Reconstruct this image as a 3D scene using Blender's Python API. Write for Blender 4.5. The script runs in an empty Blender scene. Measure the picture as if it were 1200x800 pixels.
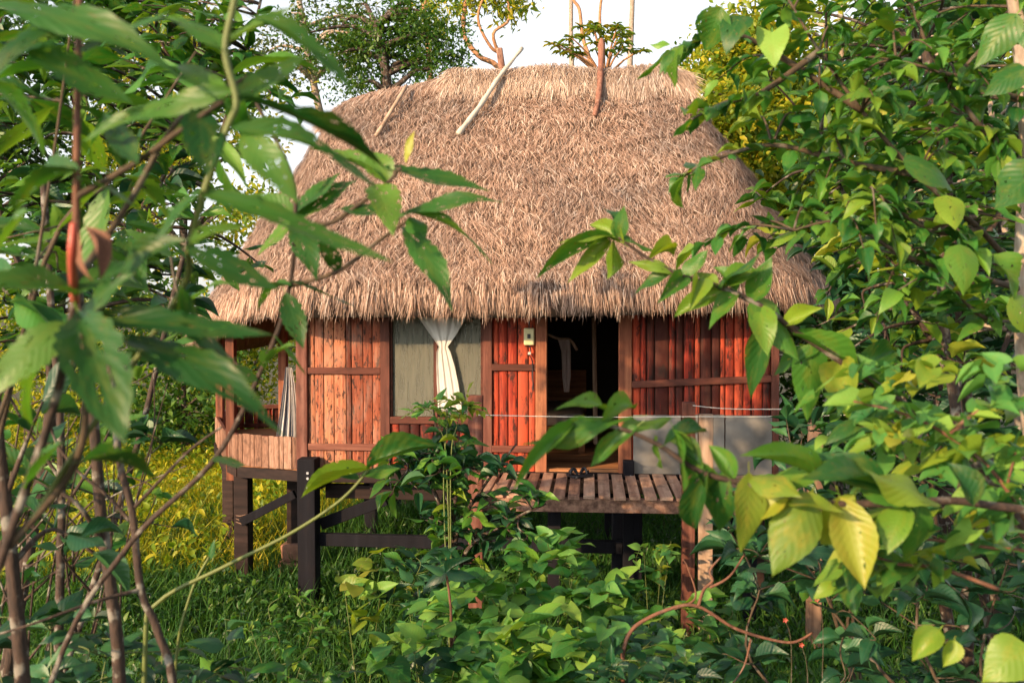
import bpy, math, random
import numpy as np
from mathutils import Vector, Matrix, Euler

random.seed(7); rng = np.random.default_rng(7)
scene = bpy.context.scene
col = scene.collection
R = math.radians

# ------------------------------------------------------------------ camera, sky, sun, exposure
CAM = Vector((0, 0, 3.36)); FPX = 1167.0; PITCH = math.atan2(400 - 365, FPX)
cd = bpy.data.cameras.new('camera'); cam = bpy.data.objects.new('camera', cd); col.objects.link(cam)
cam.location = CAM; cam.rotation_euler = (math.pi / 2 - PITCH, 0, 0)
cd.sensor_width = 36; cd.lens = 36 * FPX / 1200; cd.clip_start = 0.05; cd.clip_end = 2000
cd.dof.use_dof = True; cd.dof.focus_distance = 10.8; cd.dof.aperture_fstop = 4.0
scene.camera = cam
SUN_AZ = R(-136); SUN_EL = R(20)                 # azimuth from +Y towards +X: behind the camera to the left
sdir = Vector((math.sin(SUN_AZ) * math.cos(SUN_EL), math.cos(SUN_AZ) * math.cos(SUN_EL), math.sin(SUN_EL)))
W = bpy.data.worlds.new('World'); scene.world = W; W.use_nodes = True
wn = W.node_tree; wn.nodes.clear()
sky = wn.nodes.new('ShaderNodeTexSky'); sky.sky_type = 'NISHITA'; sky.sun_disc = False
sky.sun_elevation = SUN_EL; sky.sun_rotation = SUN_AZ; sky.dust_density = 1.5; sky.air_density = 1.0; sky.ozone_density = 1.0
hs = wn.nodes.new('ShaderNodeHueSaturation'); hs.inputs['Saturation'].default_value = 0.22
bg = wn.nodes.new('ShaderNodeBackground'); bg.inputs['Strength'].default_value = 0.15
wo = wn.nodes.new('ShaderNodeOutputWorld')
wn.links.new(sky.outputs[0], hs.inputs['Color']); wn.links.new(hs.outputs[0], bg.inputs[0]); wn.links.new(bg.outputs[0], wo.inputs[0])
sl = bpy.data.lights.new('sun', 'SUN'); sl.energy = 4.5; sl.angle = R(0.8); sl.color = (1.0, 0.66, 0.36)
so = bpy.data.objects.new('sun', sl); col.objects.link(so); so.location = (-20, -15, 20)
so.rotation_euler = sdir.to_track_quat('Z', 'Y').to_euler()
vs = scene.view_settings; vs.view_transform = 'Standard'; vs.look = 'None'; vs.gamma = 1; vs.exposure = 0.97; vs.use_curve_mapping = False
scene.render.engine = 'CYCLES'
scene.cycles.max_bounces = 6; scene.cycles.transparent_max_bounces = 12
scene.cycles.diffuse_bounces = 3; scene.cycles.glossy_bounces = 2; scene.cycles.transmission_bounces = 4

# ------------------------------------------------------------------ helpers: where things stand
_cp, _sp = math.cos(PITCH), math.sin(PITCH)
def ray(u, v):
    x, f, z = (u - 600) / FPX, 1.0, (400 - v) / FPX
    return Vector((x, f * _cp + z * _sp, -f * _sp + z * _cp))
def P(u, v, D):
    r = ray(u, v); return CAM + r * (D / r.y)
HT = 0.0803; HO = Vector((-2.43, 11.35, 0))
HA = Vector((math.cos(HT), -math.sin(HT), 0)); HB = Vector((math.sin(HT), math.cos(HT), 0))
def hw(u, v, b=0.0):
    """point of the hut's vertical plane at depth b: (along the wall, height)"""
    r = ray(u, v); k = ((HO - CAM).dot(HB) + b) / r.dot(HB); p = CAM + r * k - HO
    return p.dot(HA), p.z
def ha(u, b=0.0): return hw(u, 450, b)[0]
def hz(v, u=600, b=0.0): return hw(u, v, b)[1]
def ground_z(x, y):
    t = min(max((9.0 - y) / 8.0, 0.0), 1.0)
    s = 1.7 * (t * 0.6 + 0.4 * t * t * (3 - 2 * t))
    return s + 0.05 * math.sin(x * 1.3 + y * 0.7) + 0.04 * math.sin(x * 0.6 - y * 1.9)

# ------------------------------------------------------------------ helpers: objects
def link(o, parent=None, **kw):
    col.objects.link(o)
    if parent is not None: o.parent = parent
    for k, v in kw.items(): o[k] = v
    return o
def mesh(name, verts, faces, mat=None, smooth=False, uvs=None):
    me = bpy.data.meshes.new(name)
    if isinstance(verts, np.ndarray): verts = verts.tolist()
    me.from_pydata(verts, [], faces); me.update()
    if mat: me.materials.append(mat)
    if smooth: me.polygons.foreach_set('use_smooth', [True] * len(me.polygons))
    if uvs is not None:
        l = me.uv_layers.new(name='UVMap'); vi = np.empty(len(me.loops), int); me.loops.foreach_get('vertex_index', vi)
        l.data.foreach_set('uv', np.asarray(uvs, dtype=np.float32)[vi].ravel())
    return me
def fastmesh(name, verts, faces, mat=None, uvs=None, smooth=False):
    """verts (n,3) array, faces (m,k) array of one size"""
    me = bpy.data.meshes.new(name); n = len(verts); m, k = faces.shape
    me.vertices.add(n); me.vertices.foreach_set('co', np.ascontiguousarray(verts, dtype=np.float32).ravel())
    me.loops.add(m * k); me.loops.foreach_set('vertex_index', np.ascontiguousarray(faces, dtype=np.int32).ravel())
    me.polygons.add(m); me.polygons.foreach_set('loop_start', np.arange(0, m * k, k, dtype=np.int32))
    if smooth: me.polygons.foreach_set('use_smooth', np.ones(m, dtype=bool))
    if uvs is not None:
        l = me.uv_layers.new(name='UVMap'); l.data.foreach_set('uv', np.asarray(uvs, dtype=np.float32)[faces.ravel()].ravel())
    me.update(calc_edges=True); me.validate()
    if mat: me.materials.append(mat)
    return me
def obj(name, me, parent=None, **kw):
    return link(bpy.data.objects.new(name, me), parent, **kw)
def thing(name, label, cat, loc=(0, 0, 0), rotz=0.0, group=None):
    o = bpy.data.objects.new(name, None); o.empty_display_size = 0.1; col.objects.link(o)
    o.location = loc; o.rotation_euler = (0, 0, rotz); o['label'] = label; o['category'] = cat
    if group: o['group'] = group
    return o
class MB:
    """collects shapes for one mesh"""
    def __init__(s): s.v = []; s.f = []
    def box(s, x0, x1, y0, y1, z0, z1, j=0.0):
        b = len(s.v)
        for x, y, z in ((x0,y0,z0),(x1,y0,z0),(x1,y1,z0),(x0,y1,z0),(x0,y0,z1),(x1,y0,z1),(x1,y1,z1),(x0,y1,z1)):
            s.v.append((x + random.uniform(-j, j), y + random.uniform(-j, j), z + random.uniform(-j, j)))
        s.f += [tuple(b + i for i in q) for q in ((0,3,2,1),(4,5,6,7),(0,1,5,4),(1,2,6,5),(2,3,7,6),(3,0,4,7))]
        return s
    def bar(s, p, q, w, h, up=(0, 0, 1), bev=0.0):
        p = Vector(p); q = Vector(q); d = (q - p).normalized(); up = Vector(up)
        if abs(d.dot(up)) > 0.97: up = Vector((0, 1, 0))
        sx = d.cross(up).normalized(); sz = sx.cross(d); b = len(s.v)
        for o in (p, q):
            for i, k in ((-1,-1),(1,-1),(1,1),(-1,1)): s.v.append(tuple(o + sx * (i * w / 2) + sz * (k * h / 2)))
        s.f += [tuple(b + i for i in q_) for q_ in ((0,1,2,3),(7,6,5,4),(0,4,5,1),(1,5,6,2),(2,6,7,3),(3,7,4,0))]
        return s
    def tube(s, pts, rad, n=6, cap=True):
        pts = [Vector(p) for p in pts]; b0 = len(s.v); prev = None
        for i, p in enumerate(pts):
            d = (pts[min(i + 1, len(pts) - 1)] - pts[max(i - 1, 0)])
            d = d.normalized() if d.length > 1e-9 else Vector((0, 0, 1))
            if prev is None:
                a = Vector((0, 0, 1)) if abs(d.z) < 0.9 else Vector((1, 0, 0)); e = d.cross(a).normalized()
            else:
                e = (prev - d * prev.dot(d)); e = e.normalized() if e.length > 1e-6 else d.orthogonal().normalized()
            prev = e; g = d.cross(e); r = rad[i] if hasattr(rad, '__len__') else rad
            for k in range(n):
                t = 2 * math.pi * k / n; s.v.append(tuple(p + e * (math.cos(t) * r) + g * (math.sin(t) * r)))
        for i in range(len(pts) - 1):
            for k in range(n):
                a = b0 + i * n + k; c = b0 + i * n + (k + 1) % n; s.f.append((a, c, c + n, a + n))
        if cap:
            s.f.append(tuple(b0 + k for k in range(n))[::-1]); l = b0 + (len(pts) - 1) * n; s.f.append(tuple(l + k for k in range(n)))
        return s
    def build(s, name, mat, parent=None, smooth=False, bevel=0.0, **kw):
        o = obj(name, mesh(name, s.v, s.f, mat, smooth), parent, **kw)
        if bevel:
            m = o.modifiers.new('bevel', 'BEVEL'); m.width = bevel; m.segments = 2; m.limit_method = 'ANGLE'
        return o
def spline(pts, n=6):
    pts = [Vector(p) for p in pts]
    if len(pts) < 3: return [pts[0].lerp(pts[-1], i / n) for i in range(n + 1)]
    out = []
    for i in range(len(pts) - 1):
        p0 = pts[max(i - 1, 0)]; p1 = pts[i]; p2 = pts[i + 1]; p3 = pts[min(i + 2, len(pts) - 1)]
        for k in range(n):
            t = k / n
            out.append(0.5 * ((2 * p1) + (p2 - p0) * t + (2 * p0 - 5 * p1 + 4 * p2 - p3) * t * t + (3 * p1 - p0 - 3 * p2 + p3) * t ** 3))
    out.append(pts[-1]); return out

# ------------------------------------------------------------------ materials
def nt(name):
    m = bpy.data.materials.new(name); m.use_nodes = True; t = m.node_tree; t.nodes.clear()
    out = t.nodes.new('ShaderNodeOutputMaterial'); return m, t, out
def N(t, typ, **kw):
    n = t.nodes.new(typ)
    for k, v in kw.items():
        if k.startswith('i_'):
            k = k[2:]; n.inputs[int(k) if k.isdigit() else k.replace('_', ' ')].default_value = v
        else: setattr(n, k, v)
    return n
def ramp(t, stops, interp='LINEAR'):
    r = t.nodes.new('ShaderNodeValToRGB'); r.color_ramp.interpolation = interp; e = r.color_ramp.elements
    while len(e) < len(stops): e.new(0.5)
    for i, (p, c) in enumerate(stops): e[i].position = p; e[i].color = (*c, 1) if len(c) == 3 else c
    return r
def math_(t, op, a, b=None, clamp=False):
    n = t.nodes.new('ShaderNodeMath'); n.operation = op; n.use_clamp = clamp
    for i, x in enumerate((a, b)):
        if x is None: continue
        if isinstance(x, (int, float)): n.inputs[i].default_value = x
        else: t.links.new(x, n.inputs[i])
    return n.outputs[0]
def mixc(t, fac, a, b, mode='MIX'):
    n = t.nodes.new('ShaderNodeMix'); n.data_type = 'RGBA'; n.blend_type = mode
    for i, x in ((0, fac), (6, a), (7, b)):
        if isinstance(x, (int, float)): n.inputs[i].default_value = x
        elif isinstance(x, tuple): n.inputs[i].default_value = (*x, 1)
        else: t.links.new(x, n.inputs[i])
    return n.outputs[2]

def wood_mat(name, stops, rough=0.7, grain=14.0, stretch=(1, 1, 0.06), bump=0.25, stain=0.5, stain_col=(0.02, 0.012, 0.01), varied=0.35, stain_scale=None, sfreq=9.0, sramp=(0.50, 0.66), fade=0.0, fade_col=(0.24, 0.16, 0.125)):
    m, t, out = nt(name); L = t.links.new
    tc = N(t, 'ShaderNodeTexCoord'); oi = N(t, 'ShaderNodeObjectInfo')
    mp = N(t, 'ShaderNodeMapping'); mp.inputs['Scale'].default_value = stretch; L(tc.outputs['Object'], mp.inputs[0])
    add = N(t, 'ShaderNodeVectorMath', operation='ADD'); L(mp.outputs[0], add.inputs[0])
    sc = N(t, 'ShaderNodeVectorMath', operation='SCALE'); sc.inputs[0].default_value = (13, 7, 5); L(oi.outputs['Random'], sc.inputs['Scale']); L(sc.outputs[0], add.inputs[1])
    n1 = N(t, 'ShaderNodeTexNoise', i_Scale=grain, i_Detail=6.0, i_Roughness=0.65); L(add.outputs[0], n1.inputs['Vector'])
    add2 = N(t, 'ShaderNodeVectorMath', operation='ADD'); L(tc.outputs['Object'], add2.inputs[0]); L(sc.outputs[0], add2.inputs[1])
    mp2 = N(t, 'ShaderNodeMapping'); mp2.inputs['Scale'].default_value = stain_scale or tuple(max(s, 0.35) for s in stretch); L(add2.outputs[0], mp2.inputs[0])
    n2 = N(t, 'ShaderNodeTexNoise', i_Scale=sfreq, i_Detail=5.0, i_Roughness=0.7); L(mp2.outputs[0], n2.inputs['Vector'])
    f = math_(t, 'ADD', n1.outputs['Fac'], math_(t, 'MULTIPLY', math_(t, 'SUBTRACT', oi.outputs['Random'], 0.5), varied))
    r = ramp(t, stops); L(f, r.inputs[0])
    sr = ramp(t, [(sramp[0], (0, 0, 0)), (sramp[1], (1, 1, 1))]); L(n2.outputs['Fac'], sr.inputs[0])
    c = mixc(t, math_(t, 'MULTIPLY', sr.outputs[0], stain), r.outputs[0], stain_col)
    if fade:
        n6 = N(t, 'ShaderNodeTexNoise', i_Scale=sfreq * 0.35, i_Detail=4.0, i_Roughness=0.6); L(mp2.outputs[0], n6.inputs['Vector'])
        fr_ = ramp(t, [(0.45, (0, 0, 0)), (0.68, (1, 1, 1))]); L(n6.outputs['Fac'], fr_.inputs[0]); c = mixc(t, math_(t, 'MULTIPLY', fr_.outputs[0], fade), c, fade_col)
    b = N(t, 'ShaderNodeBsdfPrincipled', i_Roughness=rough); L(c, b.inputs['Base Color']); b.inputs['Specular IOR Level'].default_value = 0.18
    bp = N(t, 'ShaderNodeBump', i_Strength=bump, i_Distance=0.01); L(n1.outputs['Fac'], bp.inputs['Height']); L(bp.outputs[0], b.inputs['Normal'])
    L(b.outputs[0], out.inputs[0]); return m
def plain_mat(name, c, rough=0.6, metal=0.0, noise=0.15, scale=20.0):
    m, t, out = nt(name); L = t.links.new
    tc = N(t, 'ShaderNodeTexCoord'); n = N(t, 'ShaderNodeTexNoise', i_Scale=scale, i_Detail=4.0); L(tc.outputs['Object'], n.inputs['Vector'])
    r = ramp(t, [(0.3, tuple(x * (1 - noise) for x in c)), (0.7, tuple(min(x * (1 + noise), 1) for x in c))]); L(n.outputs['Fac'], r.inputs[0])
    b = N(t, 'ShaderNodeBsdfPrincipled', i_Roughness=rough, i_Metallic=metal); L(r.outputs[0], b.inputs['Base Color']); L(b.outputs[0], out.inputs[0]); return m
def bark_mat(name, c1, c2, lichen=(0.42, 0.42, 0.36), lich=0.5, scale=10):
    m, t, out = nt(name); L = t.links.new
    tc = N(t, 'ShaderNodeTexCoord'); mp = N(t, 'ShaderNodeMapping'); mp.inputs['Scale'].default_value = (1, 1, 0.35); L(tc.outputs['Object'], mp.inputs[0])
    n = N(t, 'ShaderNodeTexNoise', i_Scale=float(scale * 4), i_Detail=5.0); L(mp.outputs[0], n.inputs['Vector'])
    r = ramp(t, [(0.3, c1), (0.7, c2)]); L(n.outputs['Fac'], r.inputs[0])
    n2 = N(t, 'ShaderNodeTexNoise', i_Scale=float(scale), i_Detail=5.0); L(tc.outputs['Object'], n2.inputs['Vector'])
    r2 = ramp(t, [(0.55, (0, 0, 0)), (0.64, (1, 1, 1))]); L(n2.outputs['Fac'], r2.inputs[0])
    c = mixc(t, math_(t, 'MULTIPLY', r2.outputs[0], lich), r.outputs[0], lichen)
    b = N(t, 'ShaderNodeBsdfPrincipled', i_Roughness=0.85); L(c, b.inputs['Base Color'])
    bp = N(t, 'ShaderNodeBump', i_Strength=0.5, i_Distance=0.01); L(n.outputs['Fac'], bp.inputs['Height']); L(bp.outputs[0], b.inputs['Normal'])
    L(b.outputs[0], out.inputs[0]); return m
def leaf_mat(name, c1, c2, c3, rough=0.42, trans=0.35, holes=0.0, veins=True, mottle=0.3, mottle_col=(0.22, 0.2, 0.02), spec=0.5, tcol=None):
    m, t, out = nt(name); L = t.links.new
    oi = N(t, 'ShaderNodeObjectInfo'); ge = N(t, 'ShaderNodeNewGeometry')
    rnd = math_(t, 'FRACT', math_(t, 'ADD', oi.outputs['Random'], ge.outputs['Random Per Island']))
    r = ramp(t, [(0.0, c1), (0.55, c2), (1.0, c3)]); L(rnd, r.inputs[0]); c = r.outputs[0]
    uv = N(t, 'ShaderNodeTexCoord'); sx = N(t, 'ShaderNodeSeparateXYZ'); L(uv.outputs['UV'], sx.inputs[0])
    vec = N(t, 'ShaderNodeVectorMath', operation='ADD'); L(uv.outputs['UV'], vec.inputs[0])
    cx = N(t, 'ShaderNodeCombineXYZ'); L(math_(t, 'MULTIPLY', rnd, 37.0), cx.inputs[0]); L(math_(t, 'MULTIPLY', oi.outputs['Random'], 91.0), cx.inputs[1]); L(cx.outputs[0], vec.inputs[1])
    bs = N(t, 'ShaderNodeBsdfPrincipled', i_Roughness=rough); bs.inputs['Specular IOR Level'].default_value = spec
    if mottle > 0:
        n = N(t, 'ShaderNodeTexNoise', i_Scale=3.0, i_Detail=5.0, i_Roughness=0.65); L(vec.outputs[0], n.inputs['Vector'])
        mr = ramp(t, [(0.48, (0, 0, 0)), (0.72, (1, 1, 1))]); L(n.outputs['Fac'], mr.inputs[0])
        c = mixc(t, math_(t, 'MULTIPLY', mr.outputs[0], mottle), c, mottle_col)
    if holes > 0:
        n5 = N(t, 'ShaderNodeTexNoise', i_Scale=11.0, i_Detail=3.0); L(vec.outputs[0], n5.inputs['Vector'])
        br_ = ramp(t, [(0.67, (0, 0, 0)), (0.71, (1, 1, 1))]); L(n5.outputs['Fac'], br_.inputs[0]); c = mixc(t, math_(t, 'MULTIPLY', br_.outputs[0], 0.8), c, (0.13, 0.075, 0.02))
    if veins:
        av = math_(t, 'ABSOLUTE', math_(t, 'SUBTRACT', sx.outputs[1], 0.5))
        mid = math_(t, 'SUBTRACT', 1.0, math_(t, 'MULTIPLY', av, 36.0), clamp=True)
        sd = math_(t, 'SINE', math_(t, 'SUBTRACT', math_(t, 'MULTIPLY', sx.outputs[0], math_(t, 'ADD', 46.0, math_(t, 'MULTIPLY', rnd, 26.0))), math_(t, 'MULTIPLY', av, 34.0)))
        sv = math_(t, 'MULTIPLY', math_(t, 'SUBTRACT', sd, 0.86, clamp=True), 5.0, clamp=True)
        lines = math_(t, 'MAXIMUM', mid, math_(t, 'MULTIPLY', sv, 0.3))
        lighter = mixc(t, 1.0, c, (0.07, 0.08, 0.03), 'ADD')
        c = mixc(t, math_(t, 'MULTIPLY', lines, 0.32), c, lighter)
        bp = N(t, 'ShaderNodeBump', i_Strength=0.09, i_Distance=0.01); L(math_(t, 'ADD', sd, math_(t, 'MULTIPLY', mid, -2.0)), bp.inputs['Height']); L(bp.outputs[0], bs.inputs['Normal'])
    L(c, bs.inputs['Base Color'])
    tr = N(t, 'ShaderNodeBsdfTranslucent')
    tm = mixc(t, 1.0, c, tcol or (1.9, 1.7, 0.5), 'MULTIPLY'); L(tm, tr.inputs[0])
    mx = N(t, 'ShaderNodeMixShader', i_0=trans); L(bs.outputs[0], mx.inputs[1]); L(tr.outputs[0], mx.inputs[2]); sh = mx.outputs[0]
    if holes > 0:
        v = N(t, 'ShaderNodeTexNoise', i_Scale=7.0, i_Detail=2.0, i_Roughness=0.5); L(vec.outputs[0], v.inputs['Vector'])
        hm = math_(t, 'GREATER_THAN', v.outputs['Fac'], 0.74 - holes * 0.12)
        tp = N(t, 'ShaderNodeBsdfTransparent'); m2 = N(t, 'ShaderNodeMixShader'); L(hm, m2.inputs[0]); L(sh, m2.inputs[1]); L(tp.outputs[0], m2.inputs[2]); sh = m2.outputs[0]
    L(sh, out.inputs[0]); return m

M = {}
M['plank'] = wood_mat('red_plank', [(0.28, (0.04, 0.007, 0.005)), (0.5, (0.22, 0.022, 0.011)), (0.75, (0.40, 0.066, 0.028))], stain=0.9, grain=55, sfreq=14.0, sramp=(0.52, 0.62), varied=0.7, fade=0.45, fade_col=(0.12, 0.05, 0.035), stretch=(0.1, 0.03, 0.14), stain_scale=(0.1, 0.03, 0.7))
M['plank_pale'] = wood_mat('pale_plank', [(0.25, (0.10, 0.024, 0.012)), (0.5, (0.25, 0.068, 0.034)), (0.75, (0.42, 0.18, 0.095))], stain=0.92, grain=60, sfreq=30.0, sramp=(0.53, 0.60), varied=0.5, fade=0.5, stretch=(0.1, 0.03, 0.14), stain_scale=(0.1, 0.03, 0.7))
M['frame'] = wood_mat('frame_timber', [(0.25, (0.04, 0.014, 0.010)), (0.55, (0.13, 0.048, 0.034)), (0.8, (0.24, 0.115, 0.085))], stain=0.45, grain=18)
M['frame_h'] = wood_mat('frame_timber_level', [(0.25, (0.05, 0.018, 0.012)), (0.55, (0.12, 0.04, 0.027)), (0.8, (0.22, 0.09, 0.06))], stain=0.5, grain=18, stretch=(0.06, 1, 1))
M['jamb'] = wood_mat('door_jamb', [(0.25, (0.06, 0.02, 0.012)), (0.55, (0.19, 0.065, 0.035)), (0.8, (0.34, 0.14, 0.07))], stain=0.45, grain=18)
M['deckwood'] = wood_mat('deck_board', [(0.25, (0.14, 0.075, 0.055)), (0.5, (0.36, 0.21, 0.15)), (0.78, (0.55, 0.38, 0.28))], stain=0.45, grain=16, stretch=(1, 0.06, 1))  # boards lightened to stand in for sunlight missing on the deck
M['grey_wood'] = wood_mat('grey_timber', [(0.25, (0.12, 0.07, 0.05)), (0.5, (0.28, 0.18, 0.12)), (0.78, (0.42, 0.31, 0.23))], stain=0.4, grain=14)
M['balcony'] = wood_mat('balcony_board', [(0.25, (0.09, 0.045, 0.03)), (0.5, (0.22, 0.115, 0.075)), (0.78, (0.34, 0.22, 0.16))], stain=0.5, grain=55, sfreq=14.0, stretch=(0.09, 0.03, 0.06), stain_scale=(0.09, 0.03, 0.3))
M['black_post'] = wood_mat('tarred_timber', [(0.25, (0.003, 0.003, 0.005)), (0.6, (0.008, 0.008, 0.012)), (0.85, (0.022, 0.021, 0.026))], rough=0.85, stain=0.2, varied=0.2)
M['dark_beam'] = wood_mat('dark_beam', [(0.25, (0.008, 0.005, 0.005)), (0.55, (0.028, 0.016, 0.014)), (0.85, (0.075, 0.045, 0.036))], stain=0.4, stretch=(0.06, 1, 1))
M['floor_in'] = wood_mat('inner_floor', [(0.25, (0.14, 0.05, 0.02)), (0.5, (0.30, 0.13, 0.055)), (0.78, (0.42, 0.21, 0.10))], stain=0.2, stretch=(0.06, 1, 1))
M['pole'] = wood_mat('bleached_pole', [(0.25, (0.25, 0.22, 0.18)), (0.5, (0.42, 0.38, 0.31)), (0.78, (0.55, 0.51, 0.43))], stain=0.15, grain=10)
M['stick'] = wood_mat('brown_stick', [(0.25, (0.10, 0.04, 0.028)), (0.5, (0.24, 0.11, 0.075)), (0.78, (0.34, 0.2, 0.14))], stain=0.85, grain=22, bump=0.8)
M['dark'] = plain_mat('dark_inside', (0.03, 0.022, 0.018), 0.9)
M['black'] = plain_mat('black_rubber', (0.012, 0.012, 0.016), 0.5)
M['steel'] = plain_mat('bolt_steel', (0.5, 0.5, 0.52), 0.4, 0.9)
M['cement'] = plain_mat('grey_cement_board', (0.155, 0.15, 0.138), 0.85, 0, 0.5, 2.6)
M['box'] = plain_mat('cream_plastic', (0.55, 0.5, 0.27), 0.45, 0, 0.05)
M['wire'] = plain_mat('pale_cord', (0.5, 0.48, 0.44), 0.7)
M['soil'] = plain_mat('laterite_stone', (0.20, 0.10, 0.065), 0.95, 0, 0.35, 9)

# fabric / netting
def cloth_mat(name, c, trans=0.4, stripes=None):
    m, t, out = nt(name); L = t.links.new
    d = N(t, 'ShaderNodeBsdfPrincipled', i_Roughness=0.9); tr = N(t, 'ShaderNodeBsdfTranslucent'); mx = N(t, 'ShaderNodeMixShader', i_0=trans)
    uv = N(t, 'ShaderNodeTexCoord'); n = N(t, 'ShaderNodeTexNoise', i_Scale=9.0, i_Detail=4.0); L(uv.outputs['Object'], n.inputs['Vector'])
    r = ramp(t, [(0.3, tuple(x * 0.85 for x in c)), (0.7, c)]); L(n.outputs['Fac'], r.inputs[0]); cc = r.outputs[0]
    if stripes:
        sx = N(t, 'ShaderNodeSeparateXYZ'); L(uv.outputs['UV'], sx.inputs[0])
        s = math_(t, 'GREATER_THAN', math_(t, 'SINE', math_(t, 'MULTIPLY', sx.outputs[0], 44.0)), 0.25); cc = mixc(t, s, cc, stripes)
    L(cc, d.inputs['Base Color']); L(cc, tr.inputs[0]); L(d.outputs[0], mx.inputs[1]); L(tr.outputs[0], mx.inputs[2]); L(mx.outputs[0], out.inputs[0]); return m
M['curtain'] = cloth_mat('white_curtain', (0.70, 0.69, 0.64), 0.3)
M['stripe'] = cloth_mat('striped_cloth', (0.62, 0.60, 0.56), 0.25, (0.10, 0.12, 0.17))
M['net'] = cloth_mat('pale_net', (0.50, 0.40, 0.36), 0.4)
def screen_mat():
    m, t, out = nt('insect_screen'); L = t.links.new
    d = N(t, 'ShaderNodeBsdfPrincipled', i_Roughness=0.7); tc = N(t, 'ShaderNodeTexCoord')
    n = N(t, 'ShaderNodeTexNoise', i_Scale=5.0, i_Detail=4.0); mp = N(t, 'ShaderNodeMapping'); mp.inputs['Scale'].default_value = (5, 1, 0.5)
    L(tc.outputs['Object'], mp.inputs[0]); L(mp.outputs[0], n.inputs['Vector'])
    r = ramp(t, [(0.3, (0.085, 0.09, 0.068)), (0.7, (0.15, 0.15, 0.112))]); L(n.outputs['Fac'], r.inputs[0]); L(r.outputs[0], d.inputs['Base Color'])
    tp = N(t, 'ShaderNodeBsdfTransparent'); mx = N(t, 'ShaderNodeMixShader', i_0=0.28); L(d.outputs[0], mx.inputs[1]); L(tp.outputs[0], mx.inputs[2]); L(mx.outputs[0], out.inputs[0]); return m
M['screen'] = screen_mat()
# thatch
def thatch_mat(name, stops, greys=0.8):
    m, t, out = nt(name); L = t.links.new
    ge = N(t, 'ShaderNodeNewGeometry'); tc = N(t, 'ShaderNodeTexCoord')
    n = N(t, 'ShaderNodeTexNoise', i_Scale=0.8, i_Detail=6.0, i_Roughness=0.68); L(tc.outputs['Object'], n.inputs['Vector'])
    r = ramp(t, stops); L(ge.outputs['Random Per Island'], r.inputs[0])
    g = ramp(t, [(0.42, (0, 0, 0)), (0.66, (1, 1, 1))]); L(n.outputs['Fac'], g.inputs[0])
    c = mixc(t, math_(t, 'MULTIPLY', g.outputs[0], greys), r.outputs[0], mixc(t, 1.0, r.outputs[0], (0.52, 0.60, 0.70), 'MULTIPLY'))
    d = N(t, 'ShaderNodeBsdfPrincipled', i_Roughness=0.85); d.inputs['Specular IOR Level'].default_value = 0.2
    L(c, d.inputs['Base Color']); L(d.outputs[0], out.inputs[0]); return m
TH = [(0.0, (0.05, 0.028, 0.020)), (0.18, (0.18, 0.108, 0.078)), (0.5, (0.36, 0.225, 0.16)), (0.82, (0.48, 0.33, 0.245)), (1.0, (0.68, 0.56, 0.46))]
M['thatch'] = thatch_mat('thatch', TH)
M['thatch_cap'] = thatch_mat('thatch_cap', [(0.0, (0.10, 0.06, 0.045)), (0.2, (0.28, 0.19, 0.135)), (0.6, (0.48, 0.34, 0.25)), (0.88, (0.60, 0.47, 0.37)), (1.0, (0.76, 0.66, 0.55))], 0.5)
M['underthatch'] = plain_mat('underthatch', (0.10, 0.065, 0.045), 0.95, 0, 0.3, 12)

# ================================================================== THE SETTING
def ground_sheet():
    xs = np.concatenate([np.linspace(-600, -30, 20), np.linspace(-28, 28, 113), np.linspace(30, 600, 20)])
    ys = np.concatenate([np.linspace(-300, -8, 12), np.linspace(-6, 36, 85), np.linspace(40, 900, 24)])
    v = np.array([[x, y, ground_z(x, y) + (0.03 * math.sin(x * 5.1) * math.sin(y * 4.3) if abs(x) < 28 and -6 < y < 36 else 0)] for y in ys for x in xs])
    nx = len(xs); f = np.array([[j * nx + i, j * nx + i + 1, (j + 1) * nx + i + 1, (j + 1) * nx + i] for j in range(len(ys) - 1) for i in range(nx - 1)])
    m, t, out = nt('forest_soil'); L = t.links.new; tc = N(t, 'ShaderNodeTexCoord')
    n = N(t, 'ShaderNodeTexNoise', i_Scale=0.8, i_Detail=8.0, i_Roughness=0.7); L(tc.outputs['Object'], n.inputs['Vector'])
    r = ramp(t, [(0.3, (0.035, 0.022, 0.012)), (0.5, (0.05, 0.045, 0.018)), (0.7, (0.055, 0.085, 0.02))]); L(n.outputs['Fac'], r.inputs[0])
    b = N(t, 'ShaderNodeBsdfPrincipled', i_Roughness=0.95); L(r.outputs[0], b.inputs['Base Color'])
    bp = N(t, 'ShaderNodeBump', i_Strength=0.6, i_Distance=0.05); n3 = N(t, 'ShaderNodeTexNoise', i_Scale=14.0, i_Detail=6.0); L(tc.outputs['Object'], n3.inputs['Vector'])
    L(n3.outputs['Fac'], bp.inputs['Height']); L(bp.outputs[0], b.inputs['Normal']); L(b.outputs[0], out.inputs[0])
    obj('ground', fastmesh('ground', v, f, m, smooth=True), None, kind='structure')
ground_sheet()

# ================================================================== THE HUT
hut = thing('thatched_hut', 'thatched stilt hut with red plank walls and open doorway', 'hut', HO, -HT)
Z_DECK = hz(553, 690)
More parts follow.
